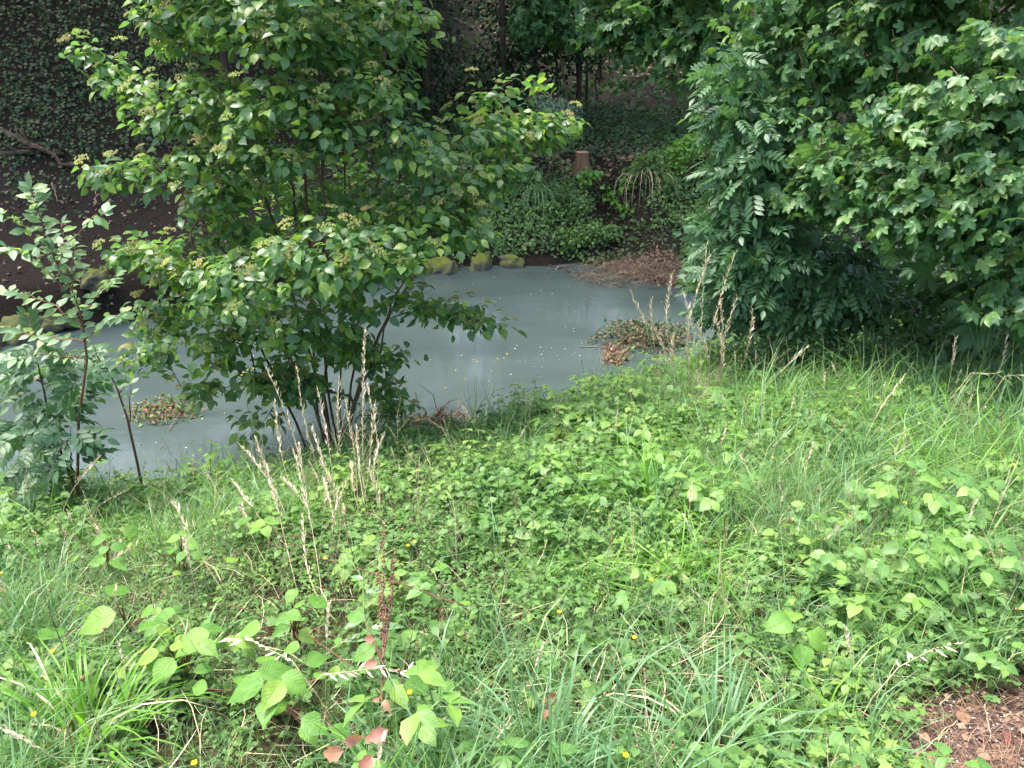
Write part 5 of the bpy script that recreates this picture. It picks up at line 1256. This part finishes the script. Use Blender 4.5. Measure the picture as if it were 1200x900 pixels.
def umbel_weed(name, label, base, tips, stemr, seed, mat='green_stem', fl=True, leaves=(), leafm='herb_leaf', cat='weed', fs=.8):
    g = np.random.default_rng(seed); root = thing(name, label, cat, base)
    top = np.mean([t for t in tips], 0); tr = base + (top - base) * .62
    add('stem', shift(tube([base - [0, 0, .02], base + (tr - base) * .5 + g.normal(size=3) * .01, tr], [stemr, stemr * .8, stemr * .5], 5, mat), base), root)
    for k, t_ in enumerate(tips):
        s0 = base + (tr - base) * (.55 + .45 * ((k * .37) % 1)); add('branch', shift(tube([s0, (s0 + t_) / 2 + [0, 0, -.02], t_], [stemr * .5, stemr * .4, stemr * .25], 4, mat), base), root)
        if fl: add('flower', FL, root, M=M1(t_ - base, (0, 1, .1), (0, -.7, 1), fs)[0])
        else: add('seed_head', SEEDB, root, M=M1(t_ - base, (0, 1, .1), (0, -.7, 1), 1)[0])
    lm = mesh_of('leaf', strip_leaf(1, .16, [.3, .8, 1, .9, .7, .35, 0], .25, .25, leafm, .06))
    for (fr, hd, s) in leaves: add('leaf', lm, root, M=M1((tr - base) * fr, (math.cos(hd), math.sin(hd), .1), (0, -.3, 1), s)[0])
SEEDB = mesh_of('seed_head', octa(.006, 'brown_seed', 1.5))
nb = base_of(560, 590)
umbel_weed('nipplewort', 'thin branching yellow-flowered stem standing up against the water', on_ground(at(560, 560, 4.6)[0], 4.6), [at(541, 417, 4.6), at(555, 422, 4.6), at(559, 424, 4.6), at(583, 421, 4.6), at(534, 434, 4.65), at(522, 455, 4.6), at(594, 415, 4.55)], .0038, 950, leaves=[(.3, 0.3, .08), (.45, 2.8, .07), (.6, 1., .06), (.8, 4, .05)], fs=.6)
umbel_weed('seeded_weed', 'small brown-headed weed beside the thin yellow-flowered stem', on_ground(at(595, 545, 4.9)[0], 4.9), [at(590, 455, 4.9), at(600, 452, 4.9), at(612, 455, 4.9), at(580, 470, 4.9)], .002, 951, fl=False)
umbel_weed('ragwort', 'yellow-flowered weed in front of the big chestnut leaves near the picture edge', on_ground(at(1150, 480, 4.9)[0], 4.9), [at(1155, 352, 4.9), at(1165, 365, 4.9), at(1150, 368, 4.9), at(1160, 378, 4.9), at(1180, 368, 4.9), at(1184, 382, 4.9), at(1140, 340, 4.95), at(1128, 355, 4.9)], .004, 952, leaves=[(.5, 0., .1), (.6, 3, .1)], fs=1.1)
umbel_weed('wild_mustard', 'yellow flower spray poking out left of the dry stalks beside the shrub', on_ground(at(300, 560, 4.6)[0], 4.6), [at(285, 437, 4.6), at(290, 434, 4.6), at(283, 440, 4.6), at(297, 432, 4.6)], .003, 953, fs=.7)
# dark-stemmed weed with lance leaves, lower left of centre
umbel_weed('dark_stemmed_weed', 'tall dark-stemmed weed with long blue-green leaves in the meadow', base_of(440, 775), [at(405, 600, 2.75), at(452, 612, 2.7), at(395, 625, 2.7)], .0038, 954, fl=False, leaves=[(.25, 3.3, .12), (.35, .1, .13), (.5, 3.9, .12), (.75, .2, .09), (.15, -.2, .15), (.9, 2.8, .07)], leafm='blue_grass_blade')
# reddish dock stalk with red leaves
def lifted(px, py, lift):
    a, b_ = (px - 600) / FPX, (450 - py) / FPX; d = np.array([a, CP + b_ * SP_, -SP_ + b_ * CP]); t = np.linspace(.8, 12, 3000); P = EYE + d * t[:, None]
    return P[np.argmax(P[:, 2] < height(P[:, 0], P[:, 1]) + lift)]
rb = base_of(447, 870); root = thing('red_dock', 'brown seeding dock stem with several rust-red leaves', 'weed', rb)
tipd = [at(450, 620, 2.35), at(462, 650, 2.33), at(444, 670, 2.3)]
for k, tp in enumerate(tipd):
    s0 = rb + (tipd[0] - rb) * (.0 if k == 0 else .35); P = [s0, (s0 + tp) / 2 + [.01 * k, 0, -.01], tp]; add('stem', shift(tube(P, [.004, .003, .001], 5, 'red_stem'), rb), root)
    g = np.random.default_rng(960 + k); n = 90; t = g.random(n) * .75 + .25; PP = s0 + (tp - s0) * t[:, None] + g.normal(size=(n, 3)) * .006
    add('seed_head', shift(bake(octa(1, 'brown_seed', 1.2), yaw(PP, t, .005), g.random(n)), rb), root)
rl = mesh_of('leaf', strip_leaf(1, .30, [.25, .8, .9, .75, .5, .3, 0], .55, .5, 'red_leaf', .08, serr=.15, tw=.6))
for k, (px, py, s, hd) in enumerate([(440, 748, .045, 170), (443, 775, .045, 190), (455, 855, .06, 200), (403, 880, .06, 180), (437, 885, .05, 230), (402, 868, .05, 20), (450, 820, .035, 300), (444, 822, .04, 110)]):
    s *= 1.15; p = lifted(px, py, .32); add('leaf', rl, root, M=M1(p - rb, (math.cos(R(hd)), math.sin(R(hd)), -.3), (0, -.8, .6), s)[0])
for k, (px, py, lab) in enumerate([(640, 850, 'small rust-red leafy stem in the coarse grass near the bottom'), (15, 712, 'pinkish withered flower stem by the left edge')]):
    b = base_of(px, py + 20); root = thing('red_weed', lab, 'weed', b); tp = b + [0, 0, .2]
    add('stem', shift(tube([b, (b + tp) / 2, tp], [.003, .002, .001], 4, 'red_stem'), b), root)
    for q in range(5): add('leaf', rl, root, M=M1(tp - b - [0, 0, .03 * q], (math.cos(q * 2.2), math.sin(q * 2.2), -.3), (0, -.8, .6), .035)[0])

# ---- things on the bare path edge
dl = [mesh_of('leaf', strip_leaf(1, .38, [.4, .95, 1, .6, 0], .35, .25, 'dead_leaf', .1, tw=.3)), mesh_of('leaf', strip_leaf(1, .42, [.5, 1, .9, .5, 0], -.3, .1, 'dead_leaf', .1, tw=-.2))]
for k, (px, py, s, lab) in enumerate([(1132, 853, .055, 'curled pinkish dead leaf in the middle of the bare patch'), (1090, 888, .06, 'torn orange dead leaf cut by the bottom edge'), (1192, 858, .05, 'pale curled dead leaf at the right edge of the bare patch'), (1082, 872, .035, 'small yellow dead leaf above the torn orange one'), (1160, 892, .035, 'small brown dead leaf beside the fir cone'), (1078, 862, .02, 'tiny rusty leaf scrap at the grass edge')]):
    p = drop(px, py); o = add('dead_leaf', dl[k % 2], loc=p + [0, 0, .012], label=lab, category='dead leaf', group='dead leaves on the bare patch'); o.scale = (s, s, s); o.rotation_euler = (.2, -.15, k * 1.9)
cp = drop(1180, 872); g = np.random.default_rng(5); root = thing('fir_cone', 'small reddish fir cone lying on the bare soil at the right edge', 'cone', cp + [0, 0, .012])
sc_m = mesh_of('scale', T([(0, 0, 0), (.5, .7, .1), (0, 1.1, .3), (-.5, .7, .1)], [(0, 1, 2), (0, 2, 3)], mat='cone'))
add('core', blob(1, 2, 'cone', (.009, .022, .009)), root)
for k in range(64):
    t = k / 64; a = k * 2.4; rr = .009 * math.sqrt(max(.05, 1 - (2 * t - 1) ** 2)); add('scale', sc_m, root, M=M1((rr * math.cos(a), -.022 + .044 * t, rr * math.sin(a)), (math.cos(a) * .5, 1, math.sin(a) * .5), (math.cos(a), .2, math.sin(a)), .010)[0])
root.rotation_euler = (0, 0, -.5)
for k, (pix, lab) in enumerate([([(1100, 830), (1118, 812)], 'bleached straw bit at the back of the bare patch'), ([(1070, 893), (1128, 838)], 'long pale grass straw across the bare patch'), ([(1175, 842), (1200, 838)], 'grey twig at the right edge over the bare patch'), ([(1152, 815), (1160, 875)], 'upright bent straw next to the bramble shoot'), ([(1098, 872), (1112, 856)], 'short whitish straw beside the pinkish dead leaf')]):
    stick('straw_stem', lab, pix, .0022, 'straw', 'straw', .012, 'loose straws on the bare patch', 0, 970 + k)
print('objects', len(bpy.data.objects), 'verts', sum(len(m_.vertices) for m_ in bpy.data.meshes), 'polys', sum(len(m_.polygons) for m_ in bpy.data.meshes))
